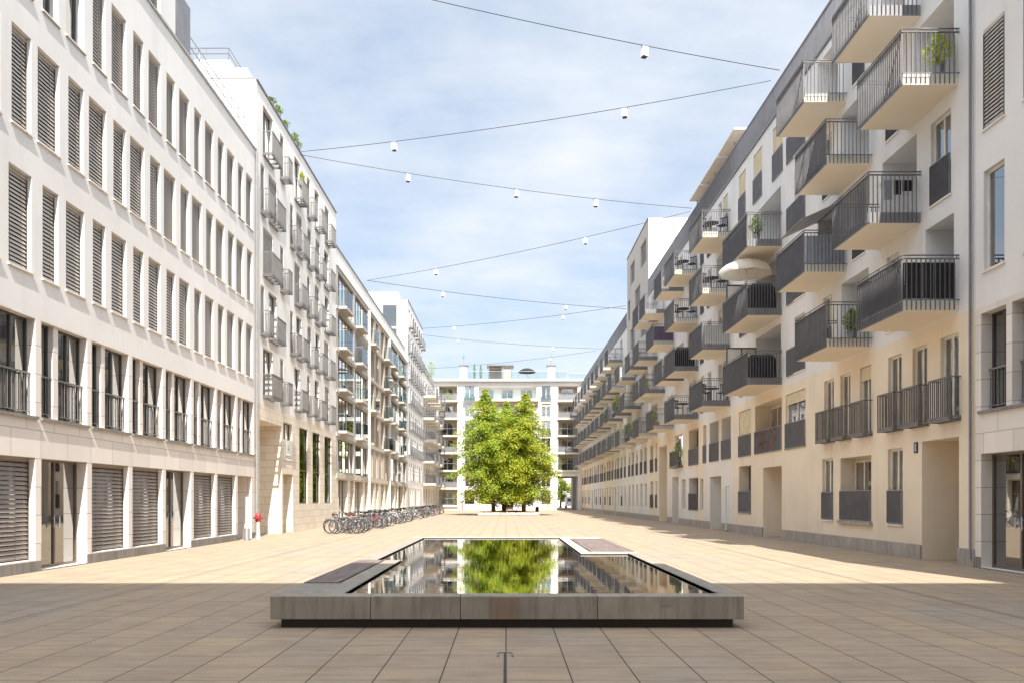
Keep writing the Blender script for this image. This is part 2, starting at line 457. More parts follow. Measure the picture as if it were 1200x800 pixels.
def balcony_meshes(w, pr, style):
    key = ('bal', round(w, 2), round(pr, 2), style)
    if key in WC: return WC[key]
    s = MB(); s.box(.04, w-.04, -pr+.04, 0, 0, .20, 0); s.box(.07, w-.07, -pr+.07, -.002, .20, .30, 1)
    slab = s.mesh('balcony', ['soffit', 'slab_white'])
    b = MB(); h = 1.42
    bars = []
    n = round(w/.115)
    for k in range(n+1):
        x = .0+w*k/n; b.box(x-.006, x+.006, -pr-.018, -pr+.018, .02, h-.10)
    m = round(pr/.125)
    for k in range(1, m):
        y = -pr*k/m
        for x in (0, w): b.box(x-.025, x+.025, y-.006, y+.006, .02, h-.10)
    b.box(-.028, w+.028, -pr-.028, -pr+.03, h-.10, h-.075)
    b.box(-.028, .028, -pr+.031, 0, h-.10, h-.075); b.box(w-.028, w+.028, -pr+.031, 0, h-.10, h-.075)
    b.tube([(0, 0, h), (0, -pr, h), (w, -pr, h), (w, 0, h)], .02, 0, 8)
    for x, y in ((0, -pr), (w, -pr), (w*.5, -pr), (0, -.06), (w, -.06)): b.box(x-.01, x+.01, y-.01, y+.01, h-.075, h)
    # fascia plate behind the outer bars
    b.box(.033, w-.033, -pr+.0305, -pr+.038, 0.0, .24, 1)
    if style in ('fascia', 'panel'):
        for x in (.030, w-.0375): b.box(x, x+.0075, -pr+.04, 0, 0.0, .30, 1)
    if style == 'panel':
        b.box(.033, w-.033, -pr+.0305, -pr+.036, .26, h-.12, 1)
    if style == 'bars':
        for x in (-.03, w+.02): b.box(x, x+.01, -pr, 0, .26, .29, 0); 
    rail = b.mesh('railing', ['dark_metal', 'panel_metal'])
    WC[key] = (slab, rail); return WC[key]

def glass_balcony(w, pr):
    key = ('gb', round(w, 2), round(pr, 2))
    if key in WC: return WC[key]
    s = MB(); s.box(0, w, -pr, 0, 0.04, .22)
    g = MB(); g.box(0, w, -pr+.01, -pr+.022, .20, 1.30); g.box(.0, .012, -pr+.025, -.0, .221, 1.30); g.box(w-.012, w, -pr+.025, 0, .221, 1.30)
    g2 = MB(); g2.box(-.01, w+.01, -pr, -pr+.035, 1.30, 1.33); g2.box(-.01, .02, -pr+.036, 0, 1.30, 1.33); g2.box(w-.02, w+.01, -pr+.036, 0, 1.30, 1.33)
    for x in (0, w-.03): g2.box(x, x+.03, -pr+.023, -pr+.053, .222, 1.30)
    WC[key] = (s.mesh('balcony', ['grey_concrete']), g.mesh('glass_panel', ['balcony_glass']), g2.mesh('handrail', ['pale_metal'])); return WC[key]

# ------------------------------------------------------------------ building
class Bld:
    def __init__(s, name, label, side, zs, ze, H, depth=11, base='cool_plaster', zones=(), x0=None, zf=None, shell=None, cat='building'):
        s.side, s.zs, s.ze, s.H, s.depth, s.base, s.zones = side, zs, ze, H, depth, base, list(zones)
        s.L = ze-zs
        if side == 'L': loc, rot = (-XL, zs, 0), math.pi/2
        elif side == 'R': loc, rot = (XR, ze, 0), -math.pi/2
        else: loc, rot = (zs, zf, 0), 0
        s.root = thing(name, label, cat, loc, rot); s.ops = []; s.shell = shell or base
    def X(s, a, b):
        if s.side == 'R': return s.ze-b, s.ze-a
        return a-s.zs, b-s.zs
    def op(s, a, b, h0, h1, d=.2, kind=None, var=0, back=None, sill=False, name='window'):
        x0, x1 = s.X(a, b); s.ops.append((x0, x1, h0, h1, d))
        w, h = x1-x0, h1-h0
        if kind:
            put_window(kind, w, h, var, s.root, (x0, d, h0), name=name)
        if back:
            s.backs.append((x0, x1, h0, h1, d, back)) if hasattr(s, 'backs') else setattr(s, 'backs', [(x0, x1, h0, h1, d, back)])
        if sill:
            b = MB(); b.box(-.04, w+.04, -.05, d*.8, -.045, -.003)
            key = ('sill', round(w, 2), round(d, 2), sill)
            if key not in WC: WC[key] = b.mesh('sill', [sill])
            put('sill', WC[key], s.root, (x0, 0, h0))
        return x0
    def loggia(s, a, b, h0, h1, d=1.3, var=0, dw=None, kind='loggia'):
        x0, x1 = s.X(a, b); s.ops.append((x0, x1, h0, h1, d))
        if not hasattr(s, 'backs'): s.backs = []
        s.backs.append((x0, x1, h0, h1, d, None))
        w = dw or min(1.7, (x1-x0)*.62); xo = x0+.12 if var % 2 else x1-w-.12
        put_window(kind, w, min(2.2, h1-h0-.1), var, s.root, (xo, d-.088, h0+.01))
    def rail(s, a, b, h, kind='flush', pr=.3, hh=1.05, mat='dark_metal'):
        x0, x1 = s.X(a, b)
        me = flush_rail(x1-x0, hh, mat) if kind == 'flush' else french_rail(x1-x0, hh, pr, mat)
        return put('railing', me, s.root, (x0, 0, h))
    def balcony(s, a, b, h, pr=1.46, style='bars'):
        x0, x1 = s.X(a, b); slab, rail = balcony_meshes(x1-x0, pr, style)
        o = put('balcony', slab, s.root, (x0, -.001, h)); put('railing', rail, o); return o
    def gbalcony(s, a, b, h, pr=.7):
        x0, x1 = s.X(a, b); m = glass_balcony(x1-x0, pr)
        o = put('balcony', m[0], s.root, (x0, -.001, h)); put('glass_panel', m[1], o); put('handrail', m[2], o); return o
    def box(s, name, a, b, y0, y1, h0, h1, mat, parent=None):
        x0, x1 = s.X(a, b); m = MB(); m.box(0, x1-x0, y0, y1, h0, h1)
        return m.build(name, [mat], parent or s.root, (x0, 0, 0))
    def finish(s, coping='dark_metal', parapet=.0, sidewin=()):
        L, H = s.L, s.H
        names = {'wall': MB()}; mats = {'wall': s.base}
        zz = []
        for (a, b, h0, h1, mat, nm) in s.zones:
            x0, x1 = s.X(a, b); x0, x1 = max(0, x0), min(L, x1); zz.append((x0, x1, h0, h1, nm))
            names.setdefault(nm, MB()); mats[nm] = mat
        xs = {0, L}; hs = {0, H}
        for (x0, x1, h0, h1, d) in s.ops: xs |= {x0, x1}; hs |= {h0, h1}
        for (x0, x1, h0, h1, nm) in zz: xs |= {x0, x1}; hs |= {h0, h1}
        def uniq(t):
            t = sorted(t); o = [t[0]]
            for q in t[1:]:
                if q-o[-1] > 1e-5: o.append(q)
            return o
        xs = [x for x in uniq(xs) if -1e-6 <= x <= L+1e-6]; hs = [h for h in uniq(hs) if -1e-6 <= h <= H+1e-6]
        def zone(x, h):
            r = 'wall'
            for (x0, x1, h0, h1, nm) in zz:
                if x0 <= x <= x1 and h0 <= h <= h1: r = nm
            return names[r]
        for j in range(len(hs)-1):
            hc = (hs[j]+hs[j+1])/2; row = [o for o in s.ops if o[2] < hc < o[3]]
            for i in range(len(xs)-1):
                xc = (xs[i]+xs[i+1])/2
                if any(o[0] < xc < o[1] for o in row): continue
                zone(xc, hc).quad((xs[i], 0, hs[j]), (xs[i+1], 0, hs[j]), (xs[i+1], 0, hs[j+1]), (xs[i], 0, hs[j+1]))
        for (x0, x1, h0, h1, d) in s.ops:
            z = zone((x0+x1)/2, (h0+h1)/2)
            z.quad((x0, 0, h0), (x0, 0, h1), (x0, d, h1), (x0, d, h0)); z.quad((x1, 0, h0), (x1, d, h0), (x1, d, h1), (x1, 0, h1))
            if h0 > .01: z.quad((x0, 0, h0), (x0, d, h0), (x1, d, h0), (x1, 0, h0))
            z.quad((x0, 0, h1), (x1, 0, h1), (x1, d, h1), (x0, d, h1))
        for (x0, x1, h0, h1, d, nm) in getattr(s, 'backs', []):
            z = zone((x0+x1)/2, (h0+h1)/2)
            z.quad((x0, d, h0), (x1, d, h0), (x1, d, h1), (x0, d, h1))
        for nm, mb in names.items():
            if mb.f: mb.build(nm if nm.startswith('wall') or 'wall' in nm else nm, [mats[nm]], s.root)
        D = s.depth
        sh = MB()
        sh.quad((0, 0, 0), (0, D, 0), (0, D, H), (0, 0, H)); sh.quad((L, 0, 0), (L, 0, H), (L, D, H), (L, D, 0)); 
        if hasattr(s, 'hole'):
            a, c, t = s.hole; sh.quad((0, D, 0), (a, D, 0), (a, D, H), (0, D, H)); sh.quad((c, D, 0), (L, D, 0), (L, D, H), (c, D, H)); sh.quad((a, D, t), (c, D, t), (c, D, H), (a, D, H))
        else: sh.quad((0, D, 0), (L, D, 0), (L, D, H), (0, D, H))
        sh.build('side_wall', [s.shell], s.root)
        rf = MB(); rf.quad((0, 0, H), (L, 0, H), (L, D, H), (0, D, H)); rf.build('roof', ['roof'], s.root)
        if coping:
            c = MB(); c.box(-.0, L, -.06, .30, H+.003, H+.07); c.box(0, .3, .301, D, H+.003, H+.07); c.box(L-.3, L, .301, D, H+.003, H+.07)
            c.build('coping', [coping], s.root)

def uopen(b, a, c, h0, h1, d, kind, **k): return b.op(a, c, h0, h1, d, kind, **k)

# ================================================================== GROUND
g = MB(); g.quad((-400, -120, 0), (400, -120, 0), (400, 900, 0), (-400, 900, 0))
tag(g.build('ground', ['paving']), None, None, None, 'structure')
# slot drains and the narrow centre channel
def slot(x0, x1, y0, y1, z=.004, name='drain_channel', mat='dark_void'):
    b = MB(); b.quad((x0, y0, z), (x1, y0, z), (x1, y1, z), (x0, y1, z)); return tag(b.build(name, [mat]), None, None, None, 'structure')
slot(-6.975, -6.945, 3, 104, mat='panel_metal'); slot(7.335, 7.37, 3, 110, mat='panel_metal')
slot(-.024, .006, 3, 9.42); slot(-.014, .006, 28.75, 86.6)
b = MB()
for sx in (-1, 1):
    x = -.009+sx*.078
    b.box(x-.009, x+.009, 9.16, 9.40, .004, .010)
b.box(-.098, .08, 9.40, 9.415, .0042, .0095)
tag(b.build('drain_lifting_bracket', ['dark_metal']), 'small dark metal bracket let into the paving at the head of the centre slot', 'bracket')

# ================================================================== LEFT A : office building
A = Bld('office_building', 'pale office block with rows of slatted blinds and stone ground floor', 'L', 12.6, 37.39, 16.9, 12, 'office_upper',
        zones=[(12, 38, .25, 5.92, 'office_stone', 'stone_wall'), (12, 38, 0, .25, 'plinth', 'plinth')], shell='office_upper')
MOD, P0 = 2.455, 20.0
ground_kind = {-3: 'shop', -2: 'shop', -1: 'shop', 0: 'door', 1: 'shop', 2: 'shop', 3: 'door', 4: 'shop', 5: 'shop'}
for k in range(-3, 7):
    z0 = P0 + MOD*k + .13; z1 = P0 + MOD*(k+1) - .13
    gk = ground_kind.get(k)
    if gk == 'door': A.op(z0, z1, .03, 2.66, .27, 'door')
    elif gk == 'shop': A.op(z0, z1, .28, 2.66, .27, 'shop', name='shopfront')
    else:
        A.op(z0, z1-.3, 0, 2.66, .9, None, back='office_stone')
        x0, x1 = A.X(z0+.15, z0+1.15); put_window('wood', 1.0, 2.1, 0, A.root, (x0, .83, .02))
    # first floor: narrow light, stone mullion, double light
    A.op(z0, z1, 3.62, 5.88, .20, None)
    x0, x1 = A.X(z0, z1)
    put_window('duo', .66, 2.26, 1 if k % 2 else 0, A.root, (x0, .20, 3.62)); put_window('duo', x1-x0-.88, 2.26, [3, 1, 0, 3, 2][k % 5], A.root, (x0+.88, .20, 3.62))
    m = MB(); m.box(x0+.662, x0+.878, .07, .36, 3.622, 5.878); m.build('mullion', ['office_stone'], A.root)
    A.box('sill', z0-.05, z1+.05, -.07, .12, 3.55, 3.615, 'plinth')
def arow(h0, pat, zmax, zmin=12.9):
    k = -4
    while True:
        base = 19.97 + MOD*k if pat == 0 else 18.80 + MOD*(k+1)
        pair = [(0, .97), (1.40, .78)] if pat == 0 else [(0, .92), (1.38, .72)]
        any_ = False
        for o, w in pair:
            a = base+o
            if a > zmin and a+w < zmax:
                A.op(a, a+w, h0, h0+2.22, .22, 'office', 5 if (h0 > 13 and abs(a-21.2) < 1.3 and h0 < 16) else 0, sill='office_stone')
            if a > zmax: return
        k += 1
arow(6.90, 1, 37.2); arow(10.07, 0, 37.2); arow(13.25, 1, 37.2)
A.finish('pale_metal')
# part that is one storey higher, nearer the camera
U = Bld('office_building', 'taller end of the pale office block that rises one more storey', 'L', 12.6, 28.3, 20.4, 12, 'office_upper')
U.root.location.z = 16.98; U.H = 3.5
for k in range(-3, 4):
    for o, w in ((0, .97), (1.40, .78)):
        a = 19.97 + MOD*k + o
        if a+w < 28.1 and a > 12.8: U.op(a, a+w, -.5+.05+.0, 1.75, .22, 'office', 0) if False else U.op(a, a+w, .05, 2.0, .22, 'office', 0)
U.finish('pale_metal')
U.root.parent = A.root
U.root.location = (0, 0, 16.975); U.root.rotation_euler = (0, 0, 0)
for q in ('label', 'category'): del U.root[q]
U.root.name = 'upper_storey'
# flatten: its pieces become parts of the office block
for ch in list(U.root.children):
    ch.parent = A.root; ch.location = ch.location + Vector((0, 0, 16.975))
bpy.data.objects.remove(U.root)
r = MB()
zA = 28.45-12.6; zB = 36.6-12.6
for h in (17.35, 17.7, 18.05): r.tube([(zA, .25, h), (zB, .25, h)], .022)
r.tube([(zB, .25, 18.05), (zB, 3.2, 18.05)], .022)
n = 9
for k in range(n+1): x = zA+(zB-zA)*k/n; r.tube([(x, .25, 16.97), (x, .25, 18.05)], .018)
r.build('terrace_railing', ['pale_metal'], A.root)
b = MB(); b.box(zA+.01, zA+1.2, .01, 3, 16.98, 18.7); b.box(zA+2.2, zA+2.9, 1.0, 1.8, 16.98, 19.0, 1)
b.build('roof_upstand', ['panel_metal', 'slab_white'], A.root)
p = MB(); p.tube([(24.62, -.09, .1), (24.62, -.09, 16.8)], .055); p.build('downpipe', ['mid_metal'], A.root)

# ================================================================== LEFT B : white block with french balconies
B = Bld('apartment_building', 'white apartment block with small french balconies above a cream stone base', 'L', 37.4, 55.0, 20.05, 12, 'white_plaster',
        zones=[(37, 56, 0, 5.95, 'cream_stone', 'stone_wall')], shell='white_plaster')
rows = [(17.2, 'Q'), (14.47, 'P'), (11.75, 'Q'), (9.02, 'P'), (6.30, 'Q')]
PQ = {'Q': [(38.5, 40.1), (41.4, 42.05), (44.2, 45.4), (47.0, 47.7), (48.9, 50.0), (51.6, 52.8)],
      'P': [(38.1, 38.72), (39.4, 40.8), (43.3, 43.95), (44.6, 45.75), (47.1, 47.95), (49.1, 50.2), (51.4, 52.7)]}
i = 0
for h, t in rows:
    for (a, c) in PQ[t]:
        i += 1
        B.op(a, c, h, h+2.24, .15, 'strip' if c-a > 1 else 'office', [4, 0, 4, 2][i % 4] if c-a > 1 else 0)
        if not (t == 'Q' and h > 17 and a == 41.4 and False):
            B.rail(a-.05, c+.08, h-.02, 'french', .42, 1.08, 'mid_metal')
B.op(37.95, 41.7, 0, 5.25, 1.1, None, back='cream_stone')
x0, x1 = B.X(38.3, 40.6); put_window('door', 2.3, 2.75, 0, B.root, (x0, 1.0, .02))
B.op(42.0, 43.75, 4.65, 5.5, .15, 'strip', 2)
B.box('sign_panel', 42.0, 43.75, -.03, -.004, 3.62, 4.55, 'slab_white')
B.op(41.98, 43.9, 0, 2.95, .55, None, back='cream_stone')
x0, x1 = B.X(42.1, 43.2); put_window('wood', 1.1, 2.2, 0, B.root, (x0, .47, .02))
for a, c in ((45.25, 47.15), (48.35, 50.25), (51.55, 53.5)):
    B.op(a, c, 1.45, 5.5, .07, 'tall')
B.box('letterbox', 39.15, 40.0, .86, .93, .95, 1.75, 'black')
# the side that rises over the office roof, with two stepped setbacks
L0 = B.X(37.4, 55)
m = MB(); m.box(.05, 15, .38, 11.5, 20.06, 20.58); m.box(.3, 15, 1.25, 11, 20.581, 21.05); m.build('setback_wall', ['white_plaster'], B.root)
r = MB()
for h in (21.35, 21.6): r.tube([(.35, 1.3, h), (.35, 9, h)], .02); r.tube([(.35, 1.3, h), (13, 1.3, h)], .02)
for k in range(8): r.tube([(.35, 1.3+k, 21.05), (.35, 1.3+k, 21.6)], .015); r.tube([(.35+k*1.6, 1.3, 21.05), (.35+k*1.6, 1.3, 21.6)], .015)
r.build('terrace_railing', ['mid_metal'], B.root)
B.finish('mid_metal')
# writing on the white panel and on the dark box (marks too small to read in the photograph: plain strokes)
b = MB()
x0, x1 = B.X(42.0, 43.75)
b.box(x0+.72, x0+.80, -.034, -.031, 4.02, 4.40); b.box(x0+.95, x0+1.03, -.034, -.031, 4.02, 4.40); b.box(x0+.72, x0+1.03, -.0345, -.0305, 4.17, 4.23)
b.box(x0+.3, x1-.3, -.034, -.031, 3.82, 3.85); b.box(x0+.3, x1-.3, -.034, -.031, 3.74, 3.77)
b.build('sign_marks', ['plate'], B.root)

# ================================================================== LEFT C : glass balconies
C = Bld('apartment_building', 'long grey apartment block with teal glass balconies and window bands', 'L', 55.01, 95.0, 16.75, 12, 'grey_concrete',
        zones=[(68.2, 79.6, 3.3, 16.75, 'brown_panel', 'brown_wall'), (55, 95, 0, 3.3, 'cream_stone', 'stone_wall')], shell='white_plaster')
i = 0
for fl, (h0, h1) in enumerate([(.35, 2.98), (3.45, 5.65), (6.15, 8.5), (8.9, 11.15), (11.6, 13.85), (14.25, 16.5)]):
    for (a, c) in ((55.7, 61.4), (62.0, 67.6), (80.4, 86.4), (87.0, 93.6)):
        i += 1
        if fl == 0:
            q = (c-a)/2
            C.op(a, a+q+.6, h0, h1, .35, 'strip', [2, 0, 1][i % 3]); C.op(a+q+1.5, c, .0, h1, .5, 'strip', [1, 3][i % 2])
        else:
            C.op(a, c, h0, h1, .15, 'strip', [0, 0, 1, 0, 4, 0, 3][i % 7])
            if fl >= 2:
                o = 1.0
                C.gbalcony(a+.1, a+2.7, h0-.2, .55)
    for (a, c) in ((68.9, 70.9), (71.9, 73.2), (74.9, 76.9), (77.6, 79.2)):
        if fl == 1:
            C.op(a, a+.55, h0, h1, .3, 'strip_dark', 0); C.op(a+.9, a+1.35, h0, h1, .3, 'strip_dark', 0)
        elif fl == 0:
            C.op(a, c, .0 if a > 71 and a < 74 else h0, h1, .3, 'strip_dark', 2)
        else:
            C.op(a, c, h0, h1, .3, 'strip_dark', (fl+int(a)) % 4)
    if fl >= 2:
        C.gbalcony(69.0, 71.2, h0-.2, .45) if fl % 2 else None; C.gbalcony(76.6, 79.2, h0-.2, .5)
for k in range(2, 6):
    C.box('floor_band', 55.02, 94.9, -.06, -.003, [0, 0, 5.78, 8.62, 11.27, 13.97][k], [0, 0, 6.03, 8.82, 11.5, 14.15][k], 'grey_concrete')
C.box('floor_band', 55.02, 94.9, -.06, -.003, 3.06, 3.36, 'concrete_pale')
for z in (68.0, 79.9): C.box('pilaster', z-.2, z+.2, -.16, -.002, 0, 16.6, 'slab_white')
# set-back parapet wall with dark cap
C.box('parapet', 55.03, 94.9, .25, .9, 16.76, 18.3, 'white_plaster'); C.box('coping', 55.03, 94.9, .2, .95, 18.301, 18.4, 'mid_metal')
C.finish('grey_concrete')

# ================================================================== LEFT D : white tower
D = Bld('apartment_tower', 'white tower rising behind the grey block at the far left', 'L', 95.01, 112.0, 23.8, 14, 'white_plaster', shell='white_plaster')
for fl in range(8):
    h0 = .9 + fl*2.87
    for k in range(7):
        a = 95.8 + k*2.3 + (.5 if fl % 2 else 0)
        D.op(a, a+1.1, h0, h0+2.05, .13, 'strip' if (k+fl) % 3 else 'office', (k+fl) % 3)
        if fl > 1: D.rail(a-.1, a+1.1, h0-.05, 'french', .45, 1.0, 'dark_metal')
m = MB(); m.box(.3, 14, 1.1, 12, 23.81, 24.7); m.build('setback_wall', ['white_plaster'], D.root)
put_window('strip', 1.55, 2.3, 0, D.root, (-.08, 2.75, 20.9), -math.pi/2)
for k in range(3): put_window('strip', 1.55, 1.5, 1, D.root, (-.08, 2.75, 19.1-0*k), -math.pi/2) if k == 0 else None
D.finish('mid_metal')

# ================================================================== LEFT E : far corner block
E = Bld('apartment_building', 'far left corner apartment block with stacked projecting balconies', 'L', 112.01, 131.0, 18.6, 12, 'pale_plaster', shell='pale_plaster')
for fl in range(6):
    h0 = [1.0, 3.8, 6.75, 9.6, 12.5, 15.4][fl]
    for k, a in enumerate((113.2, 116.8, 120.4, 124.0, 127.6)):
        E.op(a, a+1.6, h0, h0+2.1, .3, 'french', (k+fl) % 5)
        if fl >= 1: E.balcony(a-.5, a+2.3, h0-.3, 1.5+.25*((k+fl) % 2), 'panel' if (k+fl) % 3 == 0 else 'bars')
r = MB(); 
for k in range(80): r.box(k*.23, k*.23+.02, .05, .07, 18.6, 19.6)
r.box(0, 19, .04, .08, 19.6, 19.64); r.build('parapet_railing', ['mid_metal'], E.root)
E.finish()

# ================================================================== BACK building
K = Bld('apartment_building', 'cream white apartment block closing the far end of the courtyard', 'B', -18.0, 19.0, 19.6, 14, 'white_plaster', zf=131.0, shell='white_plaster')
lv = [.75, 3.4, 6.1, 8.8, 11.45, 14.1, 16.8]
# loggia stacks left and right
for i, h in enumerate(lv):
    top = (lv[i+1] if i < 6 else 19.3) - .3
    for (a, c, v) in ((-10.3, -7.5, 1), (8.0, 11.0, 0), (-14.5, -11.5, 1)):
        if a > 0 and i < 2: continue
        x0, x1 = K.X(a, c); K.ops.append((x0, x1, h, top, 1.8))
        if not hasattr(K, 'backs'): K.backs = []
        K.backs.append((x0, x1, h, top, 1.8, None)); K.zones.append((a, c, h, top, 'cream_stone2', 'loggia_wall'))
        put_window('loggia', 1.9, 2.05, (i+v) % 3, K.root, (x0+.2 if v else x0+.6, 1.70, h+.01))
        # floor slab nosing and railing
        s = MB(); s.box(0, c-a+.3, -.35, -.002, -.22, .02); o = s.build('balcony', ['slab_white'], K.root, (x0-.15, 0, h))
        if i == 6 or i == 0 and False: put('railing', flush_rail(c-a, 1.0, 'pale_metal'), o, (.15, -.25, .02))
        elif i % 2: put('railing', flush_rail(c-a, 1.0, 'mid_metal'), o, (.15, -.25, .02))
        else:
            g1 = MB(); g1.box(0, c-a, -.27, -.255, .03, 1.0); o2 = g1.build('glass_panel', ['balcony_glass'], o, (.15, 0, .0))
            g2 = MB(); g2.box(0, c-a, -.29, -.24, 1.001, 1.04); g2.build('handrail', ['pale_metal'], o, (.15, 0, 0))
# passage to the street on the right
x0, x1 = K.X(7.9, 11.05)
K.ops.append((x0, x1, 0, 5.2, 13.99)); K.hole = (x0, x1, 5.2)
# centre windows
for i, h in enumerate(lv):
    for (a, c) in ((-6.35, -4.85), (5.45, 6.85)):
        K.op(a, c, h+.15, h+2.25, .25, 'french' if i else 'strip', (i+int(c)) % 4)
        if i in (2, 4, 6): 
            g1 = MB(); g1.box(0, c-a+.3, -.3, -.28, .0, 1.0); x, _ = K.X(a, c); g1.build('glass_panel', ['balcony_glass'], K.root, (x-.15, 0, h+.1))
    if i < 6:
        for (a, c) in ((-3.8, -2.0), (-.7, 1.1), (2.3, 4.1)):
            K.op(a, c, h+.15 if i else (.02 if a == -.7 else .9), h+2.2, .25 if not (a == -.7 and i == 0) else .8, 'strip' if i or a != -.7 else 'strip_dark', (i+int(a)) % 3)
x0, x1 = K.X(-4.2, 4.7)
K.ops.append((x0, x1, 17.0, 19.0, 1.5)); K.backs.append((x0, x1, 17.0, 19.0, 1.5, None))
for k in range(3): put_window('loggia', 1.8, 1.6, k, K.root, (x0+.5+k*3.0, 1.41, 17.01))
s = MB(); s.box(x0-.3, x1+.3, -1.1, -.002, 16.6, 16.95); s.build('balcony', ['soffit'], K.root)
s = MB(); s.box(x0-2.3, x1+.5, -1.05, -1.03, 16.96, 18.0); s.build('glass_panel', ['balcony_glass'], K.root)
s = MB(); s.box(x0-.1, x1+.1, -.3, -.003, 15.9, 16.1); s.build('awning', ['terracotta'], K.root)
# roof edge slab, glass railing, chimneys, pergola
s = MB(); s.box(-.4, 37.4, -.7, 1, 19.70, 20.0); s.build('roof_edge', ['slab_white'], K.root)
s = MB(); s.box(11, 27.3, -.3, -.28, 20.01, 21.2); s.box(27.6, 33, -.2, -.18, 20.01, 20.9); s.build('glass_panel', ['balcony_glass'], K.root)
s = MB(); s.box(11, 27.3, -.32, -.26, 21.201, 21.25); s.box(27.6, 33, -.22, -.16, 20.901, 20.95)
for k in range(12): s.box(11+k*1.48, 11.04+k*1.48, -.27, -.24, 20, 21.2)
s.build('roof_railing', ['pale_metal'], K.root)
for cx in (-6.6, 7.0):
    s = MB(); x = cx+18
    s.box(x-.55, x+.55, 1.0, 2.2, 20.0, 22.2); s.box(x-.7, x+.7, .85, 2.35, 22.201, 22.4, 1); s.tube([(x, 1.6, 22.4), (x, 1.6, 24.3)], .04, 1, 6); s.box(x-.25, x+.25, 1.5, 1.7, 23.6, 23.75, 1)
    s.build('chimney', ['white_plaster', 'mid_metal'], K.root)
s = MB(); x = 15.3
for dx in (0, 2.2, 3.6):
    for y in (2, 5): s.box(x+dx-.06, x+dx+.06, y-.06, y+.06, 20, 22.4)
s.box(x-.3, x+3.9, 1.8, 5.3, 22.401, 22.62); s.box(x+.1, x+2.0, 4.5, 4.6, 20, 22.3, 1); s.box(x+2.3, x+3.5, 2.1, 2.2, 20, 21.8, 1)
s.build('pergola', ['mid_metal', 'brown_panel'], K.root)
K.finish('slab_white')

# ================================================================== RIGHT
def r_label(t): return t
# nearest grey office end
R0 = Bld('office_building', 'grey stone office block at the right edge with tall dark shopfront', 'R', 9.0, 21.09, 17.0, 12, 'office_upper',
         zones=[(8, 22, 0, 6.35, 'office_stone', 'stone_wall'), (8, 22, 0, .28, 'plinth', 'plinth')], shell='office_upper')
for k in range(4):
    z1 = 20.84 - k*2.75; z0 = z1-2.35
    R0.op(z0, z1, .03, 2.8, .27, 'door'); 
    R0.op(z1-1.05, z1, 3.85, 6.2, .27, 'duo', 3); R0.op(z0, z1-1.28, 3.85, 6.2, .27, 'duo', 1)
    R0.box('sill', z0-.05, z1+.05, -.07, .12, 3.77, 3.845, 'plinth')
for h, off in ((7.2, .0), (10.62, .0), (14.0, 0)):
    for k in range(6):
        z1 = 20.72 - k*1.62 - (0 if k % 2 else 0); R0.op(z1-.86, z1, h, h+2.42, .10, 'french1' if h < 8 else 'office', 0, sill='office_stone')
R0.finish('pale_metal')

RF = [6.5, 9.4, 12.3, 15.2]             # undersides of the balcony slabs
def right_building(name, label, zs, ze, H, lower, upper, split=6.4, seed=1, cols=(), shell=None):
    b = Bld(name, label, 'R', zs, ze, H, 12, upper, zones=[(zs-1, ze+1, 0, split, lower, 'lower_wall'), (zs-1, ze+1, 0, .42, 'plinth_light', 'plinth')], shell=shell or upper)
    return b

def upper_unit(b, a, c, h, var):
    """opening behind a balcony whose slab underside is at h"""
    if var % 3 == 0: b.loggia(a+.15, c-.2, h+.30, h+2.55, 1.25, var % 4)
    else:
        m = (a+c)/2
        b.op(m-1.0, m-.05, h+.30, h+2.5, .10, 'french', var % 5)
        if c-a > 2.4: b.op(m+.25, m+.95, h+.30, h+2.5, .10, 'french1', (var+1) % 4)

# --- R1 near section z 21.1 - 43
R1 = right_building('apartment_building', 'nearest apartment block on the right with big staggered balconies over a cream base', 21.1, 43.5, 18.1, 'cream_plaster', 'cool_plaster')
NEARCOLS = [(21.85, 24.6, (6.5, 12.3)), (23.85, 26.5, (9.4, 15.2)), (27.05, 29.9, (6.5, 12.3)), (29.05, 31.95, (9.4, 15.2))]
v = 0
for a, c, hs_ in NEARCOLS:
    for h in hs_:
        v += 1; R1.balcony(a, c, h, 1.46, 'bars' if v not in (3, 4) else 'fascia')
R1.loggia(22.1, 23.6, 6.80, 9.1, 1.2, 1); R1.loggia(22.1, 24.3, 12.6, 14.9, 1.2, 1)
R1.loggia(24.1, 26.3, 9.70, 12.0, 1.2, 0); R1.loggia(24.8, 26.3, 15.5, 17.8, 1.2, 0)
R1.loggia(27.3, 29.5, 6.80, 9.1, 1.2, 1); R1.loggia(27.3, 29.5, 12.6, 14.9, 1.2, 0)
R1.loggia(29.8, 31.7, 9.70, 12.0, 1.2, 0); R1.loggia(29.8, 31.7, 15.5, 17.8, 1.2, 1)
for h, zz_ in ((9.65, ((22.25, 23.3), (27.6, 28.5))), (15.45, ((22.25, 23.3), (27.6, 28.5))), (6.75, ((25.2, 26.0), (30.4, 31.2))), (12.55, ((25.2, 26.0), (30.4, 31.2)))):
    for j, (a, c) in enumerate(zz_):
        R1.op(a, c, h, h+2.25, .10, 'french', (j+int(h)) % 3, sill='slab_white'); R1.rail(a+.01, c-.01, h-.02, 'flush', 0, 1.1)
for h in (6.75, 9.65, 12.55, 15.45):
    for j, (a, c) in enumerate(((33.1, 34.3), (34.75, 35.5))):
        if j == 0: R1.op(a, c, h, h+2.2, .10, 'french', 1 + j + int(h) % 2, sill='slab_white'); R1.rail(a-.03, c+.9, h-.04, 'flush', 0, 1.1, 'panel_metal')
        else: pass
